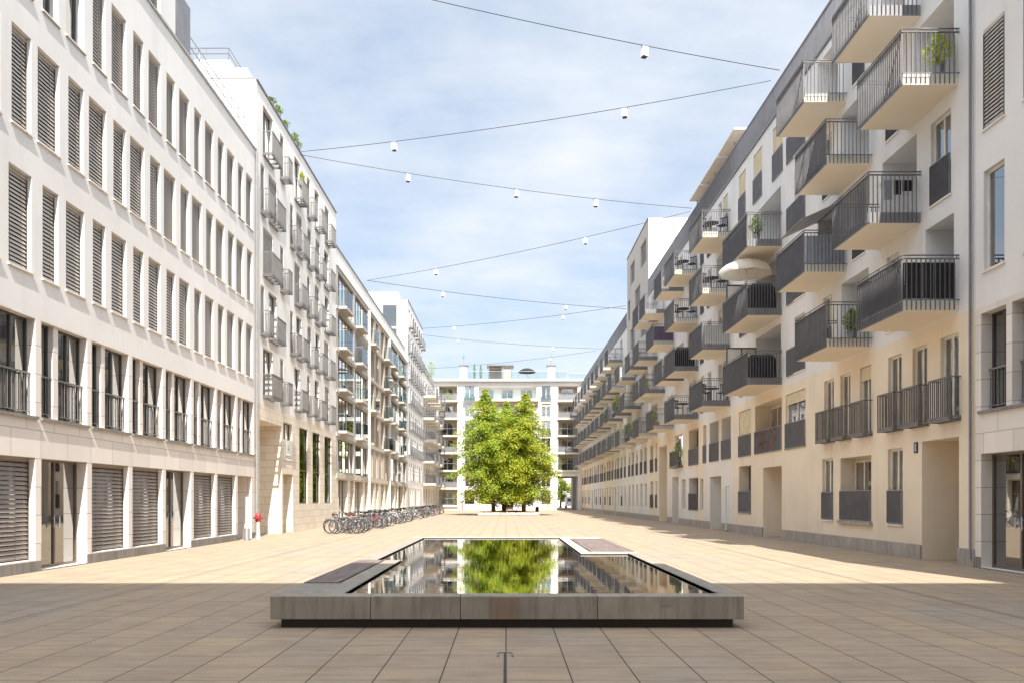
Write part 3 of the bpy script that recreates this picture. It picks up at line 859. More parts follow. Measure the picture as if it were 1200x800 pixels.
for h in (6.5, 9.4, 12.3):
    R1.balcony(35.85, 39.9, h, 1.46, 'fascia' if h < 12 else 'panel')
    R1.loggia(36.0, 39.6, h+.30, h+2.6, 1.35, 1, 2.0)
    # frosted screen with dark frame at the far end of the balcony
    if h < 12:
        x0, x1 = R1.X(39.55, 39.62); s = MB()
        s.box(0, .05, -1.38, -1.33, h+.3, h+2.2); s.box(0, .05, -.05, -.003, h+.3, h+2.2); s.box(0, .05, -1.329, -.051, h+2.14, h+2.2); s.box(0, .05, -.70, -.65, h+.3, h+2.139)
        s.box(.015, .03, -1.329, -.701, h+.31, h+2.138, 1); s.box(.015, .03, -.649, -.051, h+.31, h+2.138, 1)
        s.build('privacy_screen', ['frame_dark', 'slab_white'], R1.root, (x0, 0, 0))
for j, (a, c) in enumerate(((35.75, 37.1), (38.65, 40.0), (41.3, 42.5))):
    R1.op(a, c, 15.45, 17.7, .10, 'french', 6); R1.rail(a+.01, c-.01, 15.42, 'flush', 0, 1.15, 'panel_metal')
for h in (6.75, 9.65, 12.55):
    R1.op(40.7, 42.3, h, h+2.2, .10, 'french', 6 if h > 9 else 2); R1.rail(40.71, 42.29, h-.02, 'flush', 0, 1.1, 'panel_metal')
# first floor
for j, (a, c) in enumerate(((21.87, 22.78), (23.5, 24.35), (25.02, 25.9), (27.12, 27.98), (28.75, 29.6), (30.2, 31.1))):
    R1.op(a, c, 3.75, 5.97, .10, 'french', [0, 1, 0, 3, 0, 1][j]); R1.rail(a-.12, c+.06, 3.72, 'french', .30, 1.12, 'dark_metal')
R1.op(33.05, 35.4, 3.78, 6.0, .10, 'french', 3, sill='plinth'); R1.rail(33.06, 35.39, 3.76, 'flush', 0, 1.05, 'panel_metal')
R1.loggia(35.9, 39.75, 3.78, 6.0, .8, 1, 1.9, 'loggia'); o = R1.rail(35.91, 39.74, 3.76, 'flush', 0, 1.05, 'panel_metal')
b = MB(); random.seed(3)
for k in range(70):
    x = random.uniform(.5, 3.3); z = random.uniform(.15, .95); b.box(x, x+random.uniform(.05, .22), -.062, -.056, z, z+random.uniform(.02, .10))
b.build('rusty_ornament', ['rust_metal'], o)
R1.op(40.4, 42.5, 3.78, 6.0, .10, 'french', 6); R1.rail(40.41, 42.49, 3.76, 'flush', 0, 1.05, 'panel_metal')
# ground floor
R1.op(21.85, 23.8, 0, 3.3, 1.25, None, back='x'); x0, _ = R1.X(22.2, 23.4); put_window('strip_dark', 1.2, 2.4, 0, R1.root, (x0, 1.16, .02))
R1.op(24.95, 25.92, .95, 3.2, .10, 'french', 0, sill='slab_white'); R1.rail(24.96, 25.91, .97, 'flush', 0, 1.0, 'panel_metal')
R1.loggia(27.1, 29.6, .98, 3.1, .55, 1, 1.5); R1.rail(27.11, 29.59, .97, 'flush', 0, 1.02, 'panel_metal'); R1.box('sill', 27.0, 29.7, -.1, -.002, .86, .965, 'plinth_light')
R1.op(30.25, 31.3, .95, 3.15, .10, 'french', 1, sill='slab_white'); R1.rail(30.26, 31.29, .96, 'flush', 0, 1.0, 'panel_metal')
R1.op(35.9, 38.5, 0, 3.1, 1.2, None, back='x'); x0, _ = R1.X(36.4, 37.6); put_window('strip_dark', 1.2, 2.4, 0, R1.root, (x0, 1.11, .02))
R1.op(40.4, 42.5, 1.05, 3.3, .5, 'strip', 0, sill='plinth'); R1.rail(40.41, 42.49, 1.04, 'flush', 0, 1.05, 'panel_metal')
R1.box('plinth', 21.12, 21.83, -.05, -.002, 0, .45, 'plinth_light'); R1.box('plinth', 23.82, 35.88, -.05, -.002, 0, .40, 'plinth_light'); R1.box('plinth', 38.52, 43.4, -.05, -.002, 0, .40, 'plinth_light')
p = MB(); x0, _ = R1.X(21.16, 21.2); p.tube([(x0, -.07, .2), (x0, -.07, 18)], .035); p.build('downpipe', ['dark_metal'], R1.root)
# house number plate
x0, x1 = R1.X(24.0, 24.22); p = MB(); p.box(0, .2, -.03, -.004, 3.0, 3.30); pl = p.build('number_plate', ['blue_sign'], R1.root, (x0, 0, 0))
p = MB()
for (a, c, e, f) in ((.06, .14, 3.05, 3.07), (.06, .14, 3.14, 3.16), (.06, .14, 3.23, 3.25), (.06, .08, 3.07, 3.23), (.12, .14, 3.07, 3.23)): p.box(a, c, -.034, -.031, e, f)
p.build('house_number', ['white_paint'], pl)

def parapet(b, zs, ze, h=18.1, top=19.45, pitch=.115):
    L = ze-zs; r = MB()
    n = int(L/pitch)
    for k in range(n): r.box(k*pitch, k*pitch+.012, -.05, 0, h+.08, top-.05)
    r.box(0, L, -.06, .0, top-.05, top); r.box(0, L, -.055, -.005, h+.072, h+.11)
    r.build('parapet_railing', ['panel_metal', 'mid_metal'], b.root)
parapet(R1, 21.1, 43.5)
# set-back top storey with sun roof
R1.box('setback_wall', 22, 42, 2.2, 9, 18.11, 20.6, 'white_plaster')
R1.finish()

# --- R2 z 43.5 - 69.5
R2 = right_building('apartment_building', 'right hand apartment block with balconies on every floor beyond the parasol', 43.51, 69.5, 18.1, 'pale_plaster', 'cool_plaster')
R2.zones.append((49.8, 69.6, .42, 6.4, 'cream_plaster', 'cream_wall'))
R2.zones.append((52.5, 60.6, .42, 3.6, 'pale_plaster', 'rendered_wall'))
v = 0
COLS2 = [(44.1, 47.2, RF), (51.4, 54.6, RF), (55.6, 58.4, (9.4, 15.2)), (58.8, 61.8, (6.5, 12.3)), (62.2, 64.9, (9.4, 15.2)), (65.3, 68.3, RF)]
for a, c, hs_ in COLS2:
    for h in hs_:
        v += 1
        R2.balcony(a, c, h, 1.46, ['bars', 'fascia', 'panel', 'bars'][v % 4]); upper_unit(R2, a, c, h, v)
for h in RF:
    R2.op(48.2, 49.1, h+.3, h+2.45, .10, 'french', (int(h)) % 4); R2.op(50.0, 50.8, h+.3, h+2.45, .10, 'french1', (int(h)+1) % 4)
    R2.rail(48.21, 49.09, h+.28, 'flush', 0, 1.05); R2.rail(50.01, 50.79, h+.28, 'flush', 0, 1.05)
for (a, c) in ((44.0, 45.9), (46.5, 48.6), (49.4, 50.2), (51.4, 54.1)):
    R2.op(a, c, 3.8, 6.0, .5 if c-a > 1 else .24, 'strip' if c-a > 2.5 else 'french', 2); R2.rail(a+.01, c-.01, 3.78, 'flush', 0, 1.05, 'panel_metal')
R2.op(56.0, 58.6, 3.9, 6.0, .12, 'french', 1); R2.rail(55.9, 58.7, 3.8, 'french', .35, 1.1, 'dark_metal')
R2.op(46.0, 48.5, 0, 2.95, 1.0, None, back='x'); x0, _ = R2.X(46.5, 47.6); put_window('strip_dark', 1.1, 2.3, 0, R2.root, (x0, .91, .02))
R2.op(50.2, 51.0, 1.0, 2.9, .10, 'french1', 0); R2.op(51.5, 54.1, 1.0, 3.0, .5, 'strip', 0); R2.rail(51.51, 54.09, 1.0, 'flush', 0, 1.05)
R2.op(55.1, 56.4, 1.0, 3.0, .10, 'french', 1)
R2.op(57.4, 59.6, 0, 3.2, 1.0, None, back='x'); x0, _ = R2.X(58, 59.1); put_window('wood', 1.1, 2.3, 0, R2.root, (x0, .91, .02))
R2.op(61.5, 64.7, 0, 5.6, 3.0, None, back='x')
for (a, c) in ((65.5, 66.2), (67.2, 68.6)):
    R2.op(a, c, 1.0, 3.1, .10, 'french', 0); R2.op(a, c, 3.8, 6.0, .10, 'french', 2); R2.rail(a+.01, c-.01, 3.8, 'flush'); R2.rail(a+.01, c-.01, 1.0, 'flush')
parapet(R2, 43.51, 69.5)
R2.box('setback_wall', 44, 69, 2.4, 9, 18.11, 20.4, 'white_plaster')
R2.box('sun_roof', 42.3, 52.6, -.30, 2.6, 19.98, 20.08, 'slab_white')
for z in (43.8, 48, 52.4): R2.box('sun_roof_post', z, z+.07, .12, .19, 18.11, 19.975, 'pale_metal')
for z in (45.5, 49.5): R2.box('sun_roof_beam', z, z+.12, -.295, 2.59, 19.86, 19.975, 'white_paint')
R2.finish()

# --- R tower
RT = right_building('apartment_tower', 'tall white tower rising behind the right hand balconies', 69.51, 81.7, 24.5, 'pale_plaster', 'grey_concrete', shell='white_plaster')
for i, h in enumerate((6.75, 9.65, 12.55, 15.45, 18.4, 21.4)):
    for a, c in (((70.6, 73.6), (77.0, 79.6)) if i % 2 else ((73.8, 76.8), (79.8, 81.2))):
        if h > 12: RT.op(a, c, h, h+1.9, .15, 'panel')
        else: RT.op(a, c, h, h+2.1, .10, 'french', 2)
for a, c, hs_ in ((70.0, 72.8, (6.5, 12.3)), (73.2, 76.0, (9.4,)), (76.4, 79.4, (6.5, 12.3)), (79.0, 81.4, (9.4,))):
    for h in hs_: RT.balcony(a, c, h, 1.46, 'fascia' if h > 9 else 'bars')
for a in (70.3, 72.6, 75.0, 77.4, 79.6):
    RT.op(a, a+1.2, 3.8, 6.0, .10, 'french', int(a) % 4); RT.rail(a, a+1.2, 3.8, 'flush')
    RT.op(a, a+1.0, 1.0, 3.0, .10, 'french', int(a) % 3)
# camera-facing side wall: window and two joints
for (y, h, w, hh) in ((1.6, 19.3, 1.1, 1.3),): put_window('strip', w, hh, 2, RT.root, (RT.L+.08, y, h), math.pi/2)
for y0, y1, h in ((1.2, 3.1, 22.9), (1.2, 3.1, 21.4)):
    s = MB(); s.box(RT.L+.002, RT.L+.05, y0, y1, h, h+.1); s.build('ledge', ['grey_concrete'], RT.root)
RT.finish('mid_metal')

# --- R3 far section
R3 = right_building('apartment_building', 'farthest right hand apartment block with dense dark balconies', 81.71, 130.9, 18.1, 'pale_plaster', 'cool_plaster')
R3.zones.append((92, 103, .42, 6.4, 'cream_plaster', 'cream_wall')); R3.zones.append((118, 131, .42, 6.4, 'cream_plaster', 'cream_wall'))
z = 82.3; v = 0
while z < 128.5:
    hs_ = (6.5, 12.3) if v % 2 == 0 else (9.4, 15.2)
    w = 2.7 + .3*(v % 3)
    for h in hs_: 
        R3.balcony(z, z+w, h, 1.46, ['bars', 'panel', 'fascia'][(v+int(h)) % 3])
        m = z+w/2; R3.op(m-.9, m+.5, h+.3, h+2.4, .12, 'french', (v+int(h)) % 4)
    z += 2.35; v += 1
z = 82.6; v = 0
while z < 129:
    R3.op(z, z+1.1+.3*(v % 3), 3.8, 5.95, .10, 'french', v % 4); R3.rail(z+.01, z+1.09+.3*(v % 3), 3.78, 'flush', 0, 1.05)
    if v % 5 == 3: R3.op(z, z+1.3, 0, 2.9, 1.0, None, back='x')
    else: R3.op(z, z+.9, 1.0, 3.0, .10, 'french', v % 3); R3.rail(z+.01, z+.89, 1.0, 'flush', 0, 1.0) if v % 2 else None
    z += 2.4; v += 1
parapet(R3, 81.71, 130.9)
R3.finish()

# ================================================================== building behind the camera (its shadow lies over the near paving)
Q = Bld('office_building', 'tall block behind the viewpoint whose shadow covers the near paving', 'B', -24, 24, 23.4, 12, 'office_upper', zf=-14.0)
for i in range(6):
    for k in range(14):
        pass
Q.root.location = (24, -1.6, 0); Q.root.rotation_euler = (0, 0, math.pi)
for i in range(6):
    for k in range(15):
        if len(Q.ops) < 90: Q.op(-22.5+k*3.1, -21.3+k*3.1, 1+i*3.6, 3.3+i*3.6, .25, 'strip', (i+k) % 3)
Q.finish()

# ================================================================== POOL
pool = thing('reflecting_pool', 'long low concrete water basin with dark joints and set-in wooden decks', 'pool', (0, 11.2, 0))
def ly(z): return z-11.2
TOP = .423
WATER = [(-2.2, 11.55), (2.88, 11.55), (2.88, 20.15), (1.76, 20.15), (1.76, 28.3), (-2.72, 28.3), (-2.72, 17.85), (-2.2, 17.85)]
def rim_piece(x0, x1, z0, z1, h0=.12, mat='concrete', name='rim'):
    b = MB(); b.box(x0, x1, ly(z0), ly(z1), h0, TOP); o = b.build(name, [mat], pool)
    md = o.modifiers.new('edge', 'BEVEL'); md.width = .008; md.segments = 2; return o
seams = [-3.10, -1.78, -.60, 1.20, 3.13]
for a, c in zip(seams[:-1], seams[1:]): rim_piece(a+.004, c-.004, 11.2, 11.55)
rim_piece(-3.10, -2.2, 11.552, 12.93); rim_piece(-2.52, -2.2, 12.932, 17.85); rim_piece(-3.10, -2.52, 12.935, 17.85, .12, 'concrete', 'rim').scale.z = .9
rim_piece(-3.10, -2.72, 17.853, 28.3); rim_piece(-3.10, 3.13, 28.303, 28.62, .12, 'concrete_pale')
rim_piece(2.88, 3.13, 11.552, 20.15); rim_piece(1.76, 2.02, 20.153, 28.3, .12, 'concrete_pale'); rim_piece(2.023, 3.13, 20.153, 20.62, .12, 'concrete_pale'); rim_piece(2.023, 3.13, 20.623, 28.298, .12, 'concrete').scale.z = .9
b = MB(); b.box(-2.98, 3.01, .12, 17.3, .0, .119); b.build('base', ['dark_void'], pool)
def deck(x0, x1, z0, z1):
    b = MB(); w = .115; x = x0
    b.box(x0, x1, ly(z0), ly(z1), .36, .395, 1)
    z = z0
    while z < z1-.02:
        b.box(x0, x1, ly(z), ly(min(z+.105, z1)), .396, TOP+.012); z += .115
    b.build('deck', ['deck', 'dark_void'], pool)
deck(-3.07, -2.545, 12.96, 17.7); deck(2.05, 3.11, 20.68, 27.25)
b = MB(); b.box(-.207, .175, -.012, -.002, .125, .405); b.build('patch_panel', ['patch'], pool)
b = MB(); b.box(2.03, 2.17, -.008, -.002, .30, .37); b.build('plate', ['plate'], pool)
# inner lining, dark gap under the rim
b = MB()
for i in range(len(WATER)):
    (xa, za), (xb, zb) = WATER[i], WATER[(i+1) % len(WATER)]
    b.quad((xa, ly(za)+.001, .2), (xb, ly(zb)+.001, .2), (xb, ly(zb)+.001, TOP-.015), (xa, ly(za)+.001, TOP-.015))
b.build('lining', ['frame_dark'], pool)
b = MB(); b.poly([(x, z, .385) for x, z in WATER]); w = b.build('water', ['water']); tag(w, None, None, None, 'structure')

# ================================================================== TREES
def make_crown(H, Rmax, seed, base=2.1, nb=150, tilt=(0, 0), density=1.0, mats=('leaf_a', 'leaf_b', 'leaf_c'), leaf=.17):
    rnd = random.Random(seed); b = MB(); wood = MB()
    tr = []; 
    for k in range(9):
        t = k/8; tr.append((tilt[0]*t + .12*math.sin(t*5+seed), tilt[1]*t, H*.97*t))
    wood.tube(tr, [.24*(1-.93*k/8) for k in range(9)], 0, 10)
    def prof(t):  # t 0 base of crown, 1 apex
        return (min(1, .74+.9*t) if t < .3 else 1.0 if t < .45 else max(.03, 1-((t-.45)/.55)**1.25*.98))
    for i in range(nb):
        t = (i+rnd.random())/nb; t = t**1.05
        hz = base + (H-base)*t
        L = Rmax*prof(t)*rnd.uniform(.55, 1.2); az = i*2.39996+rnd.uniform(-.5, .5)
        f = hz/H; j = min(7, int(f*8)); q = f*8-j
        P = Vector(tr[j]).lerp(Vector(tr[j+1]), min(1, q)) if j < 8 else Vector(tr[8])
        P.z = hz
        dx, dy = math.cos(az), math.sin(az); rise = rnd.uniform(.05, .35)*(1 if t > .15 else .1); mi0 = rnd.choices([0, 1, 2], [5, 5, 2])[0]
        nodes = []
        ns = max(3, int(L/.26))
        for s_ in range(ns+1):
            u = s_/ns; side = .25*math.sin(u*3+i)
            nodes.append(P + Vector((dx*L*u - dy*side*u, dy*L*u + dx*side*u, L*(rise*u - .42*u*u))))
        wood.tube([nodes[0], nodes[len(nodes)//2], nodes[-1]], [.045, .028, .008], 0, 4, False)
        for s_, nd in enumerate(nodes):
            u = s_/ns
            if u < .22 and rnd.random() < .8: continue
            if rnd.random() < .10: continue
            q_ = min(1, .18+L/2.4); spread = (.20+.22*(1-abs(u-.6)))*q_; mi = mi0 if rnd.random() < .75 else rnd.choice((0, 1, 2))
            for _ in range(int(13*density*(.35+.65*q_))):
                c = nd + Vector((rnd.gauss(0, spread), rnd.gauss(0, spread), rnd.gauss(-.08, spread*.42)))
                d = Vector((dx+rnd.gauss(0, .7), dy+rnd.gauss(0, .7), rnd.gauss(-.45, .4))).normalized()
                n2 = d.cross(Vector((rnd.gauss(0, .4), rnd.gauss(0, .4), 1))).normalized()
                l = leaf*rnd.uniform(.7, 1.5); w_ = l*.30
                b.quad(c-d*l*.5, c+n2*w_, c+d*l*.5, c-n2*w_, mi)
    return b.mesh('crown', list(mats)), wood.mesh('trunk', ['bark'])

planter = thing('tree_planter', 'low square pale stone planter with bare soil under the trees', 'planter', (.25, 86.7, 0))
b = MB(); b.box(-3.12, 3.12, 0, .35, .04, .33); b.box(-3.12, 3.12, 5.9, 6.25, .04, .33); b.box(-3.12, -2.77, .352, 5.898, .04, .33); b.box(2.77, 3.12, .352, 5.898, .04, .33); b.build('kerb', ['concrete_pale'], planter)
b = MB(); b.box(-3.0, 3.0, .1, 6.1, 0, .039); b.build('base', ['dark_void'], planter)
b = MB(); n = 10
hh = lambda i, j: .28 + .22*math.sin(math.pi*i/n)*math.sin(math.pi*j/n) + .03*math.sin(i*2.3+j)
for i in range(n):
    for j in range(n):
        f = lambda a, c: (-2.77+5.54*a/n, .352+5.546*c/n, hh(a, c)); b.quad(f(i, j), f(i+1, j), f(i+1, j+1), f(i, j+1))
b.build('soil', ['soil'], planter)
TG = 'leafy trees growing in the square planter'
for (lab, x, y, H, Rm, sd, ti) in (('left tree of the three bright green trees in the planter, the tallest', -1.4, 89.4, 13.2, 3.6, 1, (-.75, 0)),
                                  ('right tree of the three bright green trees in the planter, yellowest leaves', 1.75, 89.3, 12.8, 3.7, 2, (.2, 0)),
                                  ('middle tree of the three, lower top behind the thin pole', -.1, 91.6, 12.2, 3.4, 5, (.2, 0))):
    t = thing('broadleaf_tree', lab, 'tree', (x, y, .3), 0, TG)
    cm, wm = make_crown(H-.3, Rm, sd, 1.75, 240, ti, 2.6, ('leaf_a', 'leaf_a', 'leaf_b') if sd == 2 else ('leaf_a', 'leaf_b', 'leaf_b'))
    put('trunk', wm, t); put('crown', cm, t)
p = MB(); p.tube([(0, 0, 0), (0, 0, 4.2)], .05, 0, 8); tag(p.build('stake', ['bark'], None, (.12, 87.6, .3)), 'thin upright wooden stake at the centre of the tree planter', 'stake')
# trees in the street beyond the passage
crs = make_crown(6.2, 2.6, 11, 1.9, 80, (0, 0), .8, ('leaf_a', 'leaf_b', 'leaf_c'), .26)
for i, (x, y, s) in enumerate(((10.2, 158, 1.0), (14.6, 163, 1.15))):
    t = thing('street_tree', ['green street tree seen through the passage under the far block', 'second street tree behind, to the right through the passage'][i], 'tree', (x, y, 0), i*2.0, 'street trees beyond the passage')
    t.scale = (s, s, s); put('trunk', crs[1], t); put('crown', crs[0], t)
# far houses beyond the passage, and a white van
van = thing('parked_van', 'white van parked in the street seen through the far passage', 'van', (11.6, 151, 0))
b = MB(); b.box(-.95, .95, 0, 4.6, .45, 1.95); b.box(-.85, .85, .05, 3.6, 1.951, 2.15); o = b.build('body', ['white_paint'], van); md = o.modifiers.new('edge', 'BEVEL'); md.width = .08; md.segments = 3
b = MB(); b.box(-.75, -.04, -.012, -.002, 1.25, 1.8); b.box(.04, .75, -.012, -.002, 1.25, 1.8); b.build('rear_window', ['room'], van)
for sx in (-.93, .75):
    for y in (.9, 3.7):
        b = MB(); b.tube([(sx, y, .33), (sx+.18, y, .33)], .33, 0, 16); b.build('wheel', ['rubber'], van)
for sx in (-.9, .78): b = MB(); b.box(sx, sx+.12, -.02, -.003, .9, 1.2); b.build('tail_light', ['red'], van)
fb = Bld('apartment_building', 'pale house across the street behind the far passage', 'B', -30, 40, 9, 8, 'white_plaster', zf=185.0)
for k in range(20):
    for h in (1, 4, 6.6): fb.op(-29+k*3.4, -27.8+k*3.4, h, h+1.7, .2, 'strip', k % 3)
fb.finish()

# ================================================================== CABLES AND LAMPS
def ptL(z, h): return Vector((-XL+.05, z, h))
def ptR(z, h): return Vector((XR-.05, z, h))
CG = 'steel cables strung zigzag over the courtyard'; LG = 'white box lamps hung from the cables'
CAB = [('L', 27.5, 19.9, 36.0, 19.75, [(755, '')], 'nearest cable, running up out of the top of the photo'),
       ('L', 45.1, 20.0, 37.2, 19.9, [(462, ''), (732, '')], 'second cable, rising from the white block to the nearest right balconies'),
       ('L', 45.1, 19.85, 53.0, 19.7, [(478, ''), (605, ''), (698, '')], 'third cable, falling from the white block towards the sun roof'),
       ('L', 67.0, 18.8, 53.6, 19.7, [(511, ''), (686, '')], 'fourth cable, rising from the grey glass-balcony block to the sun roof'),
       ('L', 67.0, 18.8, 82.0, 19.9, [(519, ''), (663, '')], 'fifth cable, nearly level towards the right hand tower'),
       ('L', 110.0, 23.6, 82.0, 20.2, [(532, ''), (660, '')], 'sixth cable, rising from the far white tower'),
       ('L', 111.0, 23.0, 102.0, 19.6, [(537, ''), (648, '')], 'seventh cable, falling gently above the far block'),
       ('L', 113.0, 18.9, 109.0, 20.6, [(542, ''), (645, '')], 'farthest cable, just over the roof of the far block')]
lamp0 = None
ORD = ['nearest', 'second', 'third', 'fourth', 'fifth', 'sixth', 'seventh', 'farthest']
for ci, (_, zl, hl, zr, hr, lamps, txt) in enumerate(CAB):
    a, c = ptL(zl, hl), ptR(zr, hr); sag = .28
    P = lambda t: a.lerp(c, t) - Vector((0, 0, 4*sag*t*(1-t)))
    b = MB(); b.tube([P(k/24) - a for k in range(25)], .017 if ci < 4 else .022, 0, 5)
    o = b.build('lamp_cable', ['cable'], None, a); tag(o, 'thin steel '+txt, 'cable', CG)
    for li, (px, _) in enumerate(lamps):
        k = (px-593)/1000; t = (k*a.y - a.x)/((c.x-a.x) - k*(c.y-a.y)); q = P(t)
        lab = 'white box lamp hanging from the %s cable' % ORD[ci]
        if len(lamps) > 1: lab += [', at its left end', ', at its right end'][li] if len(lamps) == 2 else [', at its left', ', at its middle', ', at its right'][li]
        if lamp0 is None:
            l = thing('hanging_lamp', lab, 'lamp', q, 0, LG); lamp0 = l
            b = MB(); b.box(-.115, .115, -.115, .115, -.44, -.08); b.build('housing', ['lamp_white'], l)
            b = MB(); b.box(-.09, .09, -.09, .09, -.48, -.441); b.build('diffuser', ['lamp_dark'], l)
            b = MB(); b.tube([(-.12, 0, .0), (-.12, 0, -.1)], .012, 0, 6); b.tube([(.12, 0, .0), (.12, 0, -.1)], .012, 0, 6); b.tube([(-.14, 0, 0), (.14, 0, 0)], .022, 0, 6); b.build('hanger', ['dark_metal'], l)
        else:
            l = copy_tree(lamp0); l.location = q; l['label'] = lab
        l.rotation_euler.z = math.atan2(c.y-a.y, c.x-a.x)

# masts holding the cables on the right parapet
b = MB(); b.tube([(0, 0, 0), (0, 0, 1.9), (.7, 0, 1.9), (.7, 0, 0)], .03, 0, 6)
me = b.mesh('cable_mast', ['mid_metal'])
for i, (z, l) in enumerate(((36.4, 'goal shaped steel mast on the right parapet at the nearest cables'), (53.2, 'goal shaped steel mast beside the sun roof on the right parapet'), (108, 'goal shaped steel mast far off on the right parapet'))):
    tag(put('cable_mast', me, None, (XR+.3, z, 18.11)), l, 'mast', 'cable masts on the right parapet')

# ================================================================== BICYCLES
def bike_meshes():
    d = {}
    for nm, cx in (('wheel', 0),):
        b = MB(); b.ring((0, 0, .34), .325, .018, 'y', 0, 26, 5); b.ring((0, 0, .34), .30, .009, 'y', 1, 26, 4); b.tube([(0, -.05, .34), (0, .05, .34)], .022, 1, 8)
        for k in range(14):
            a = 2*math.pi*k/14; b.tube([(0, .02*(-1)**k, .34), (.30*math.cos(a), 0, .34+.30*math.sin(a))], .0025, 1, 3, False)
        d['wheel'] = b.mesh('wheel', ['rubber', 'steel'])
    return d
BIK = bike_meshes()
def bike(frame_mat, saddle_mat, style):
    key = ('bk', frame_mat, saddle_mat, style)
    if key in WC: return WC[key]
    f = MB()
    bb, st, hd, hb = (-.08, 0, .30), (-.22, 0, .80), (.36, 0, .86), (.40, 0, .72)
    ra, fa = (-.52, 0, .34), (.55, 0, .34)
    f.tube([bb, st], .017, 0, 7); f.tube([bb, hb], .020, 0, 7)
    if style == 0: f.tube([(-.20, 0, .74), (.37, 0, .80)], .017, 0, 7)
    else: f.tube([(-.14, 0, .50), (.38, 0, .78)], .017, 0, 7)
    f.tube([hd, hb], .022, 0, 7)
    for y in (-.05, .05): f.tube([bb[:1]+(y*.6,)+bb[2:], (ra[0], y, ra[2])], .010, 0, 5); f.tube([(-.20, y*.5, .72), (ra[0], y, ra[2])], .009, 0, 5); f.tube([(.40, y*.8, .70), (.47, y, .5), (fa[0], y, fa[2])], .011, 0, 5)
    # mudguards, chain case and rear rack
    for c, a0, a1 in ((-.52, .2, 2.9), (.55, .6, 2.8)):
        pts = [(c+.36*math.cos(t), 0, .34+.36*math.sin(t)) for t in [a0+(a1-a0)*k/10 for k in range(11)]]; f.tube(pts, .016, 1, 5)
    f.ring((-.08, -.06, .30), .09, .008, 'y', 1, 16, 4); f.tube([(-.52, -.05, .37), (-.08, -.055, .385)], .006, 1, 4); f.tube([(-.52, -.05, .31), (-.08, -.055, .21)], .006, 1, 4)
    f.box(-.80, -.30, -.06, .06, .745, .757, 1); f.tube([(-.75, .06, .745), (-.52, .06, .34)], .006, 1, 4); f.tube([(-.75, -.06, .745), (-.52, -.06, .34)], .006, 1, 4)
    f.tube([(-.08, -.06, .30), (.03, -.10, .18)], .010, 1, 5); f.box(-.02, .08, -.17, -.09, .165, .185, 1)
    f.tube([(-.08, .06, .30), (-.19, .10, .42)], .010, 1, 5); f.box(-.24, -.14, .09, .17, .41, .43, 1)
    f.tube([(-.1, .1, .28), (-.22, .22, .02)], .009, 1, 5)
    h = MB(); h.tube([(.36, 0, .86), (.34, 0, .98)], .013, 0, 6)
    h.tube([(.20, -.30, 1.02), (.33, -.22, 1.03), (.37, 0, .99), (.33, .22, 1.03), (.20, .30, 1.02)], .012, 0, 6)
    h.tube([(.22, -.295, 1.02), (.12, -.31, 1.02)], .017, 1, 6); h.tube([(.22, .295, 1.02), (.12, .31, 1.02)], .017, 1, 6)
    h.tube([(.43, 0, .90), (.49, 0, .90)], .035, 1, 8)
    if style == 1:   # wire front basket
        for z in (.80, .92, 1.03): h.tube([(.45, -.16, z), (.72, -.16, z), (.72, .16, z), (.45, .16, z), (.45, -.16, z)], .006, 1, 4)
        for k in range(6):
            y = -.16+.064*k; h.tube([(.72, y, .80), (.72, y, 1.03)], .004, 1, 3)
        for k in range(5): 
            x = .47+.06*k; h.tube([(x, -.16, .80), (x, -.16, 1.03)], .004, 1, 3); h.tube([(x, .16, .80), (x, .16, 1.03)], .004, 1, 3)
    s = MB(); s.tube([(-.22, 0, .80), (-.245, 0, .92)], .012, 1, 6)
    s.poly([(-.38, -.085, .945), (-.30, -.09, .95), (-.08, -.02, .945), (-.08, .02, .945), (-.30, .09, .95), (-.38, .085, .945)])
    s.tube([(-.38, 0, .93), (-.27, 0, .935), (-.08, 0, .925)], [.07, .05, .02], 0, 8)
    WC[key] = (f.mesh('frame', [frame_mat, 'dark_metal']), h.mesh('handlebar', ['steel', 'rubber']), s.mesh('saddle', [saddle_mat, 'steel']))
    return WC[key]
def make_bike(lab, x, z, yaw, fm, sm, style, lean):
    t = thing('bicycle', lab, 'bicycle', (x, z, 0), yaw, 'bicycles parked along the left hand facades')
    t.rotation_euler = (lean, 0, yaw)
    f, h, s = bike(fm, sm, style)
    put('frame', f, t); put('handlebar', h, t); put('saddle', s, t)
    put('wheel', BIK['wheel'], t, (-.52, 0, 0)); put('wheel', BIK['wheel'], t, (.55, 0, 0))
M['bike_blue'] = plain('bike_blue', (.05, .08, .16), .35); M['bike_green'] = plain('bike_green', (.25, .45, .05), .35)
rnd = random.Random(21); z = 41.4; i = 0
special = {0: ('front bicycle of the row with brown saddle', 'dark_metal', 'saddle_brown', 0), 1: ('second bicycle of the row, dark with wire basket', 'dark_metal', 'saddle_brown', 1),
           2: ('third bicycle of the row, silver frame with brown saddle', 'steel', 'saddle_brown', 0), 4: ('white framed bicycle turned out of the nearest cluster', 'white_paint', 'black', 0),
           7: ('dark blue bicycle in the second cluster of the row', 'bike_blue', 'black', 1)}
clusters = [(41.4, 5, .55), (44.9, 3, .7), (48.3, 5, .6), (52.0, 4, .7), (57.5, 5, .75), (62.5, 4, .8), (69.0, 4, .9), (75.0, 5, 1.0), (84.0, 4, 1.1), (91.0, 4, 1.2), (98.0, 2, 1.2)]
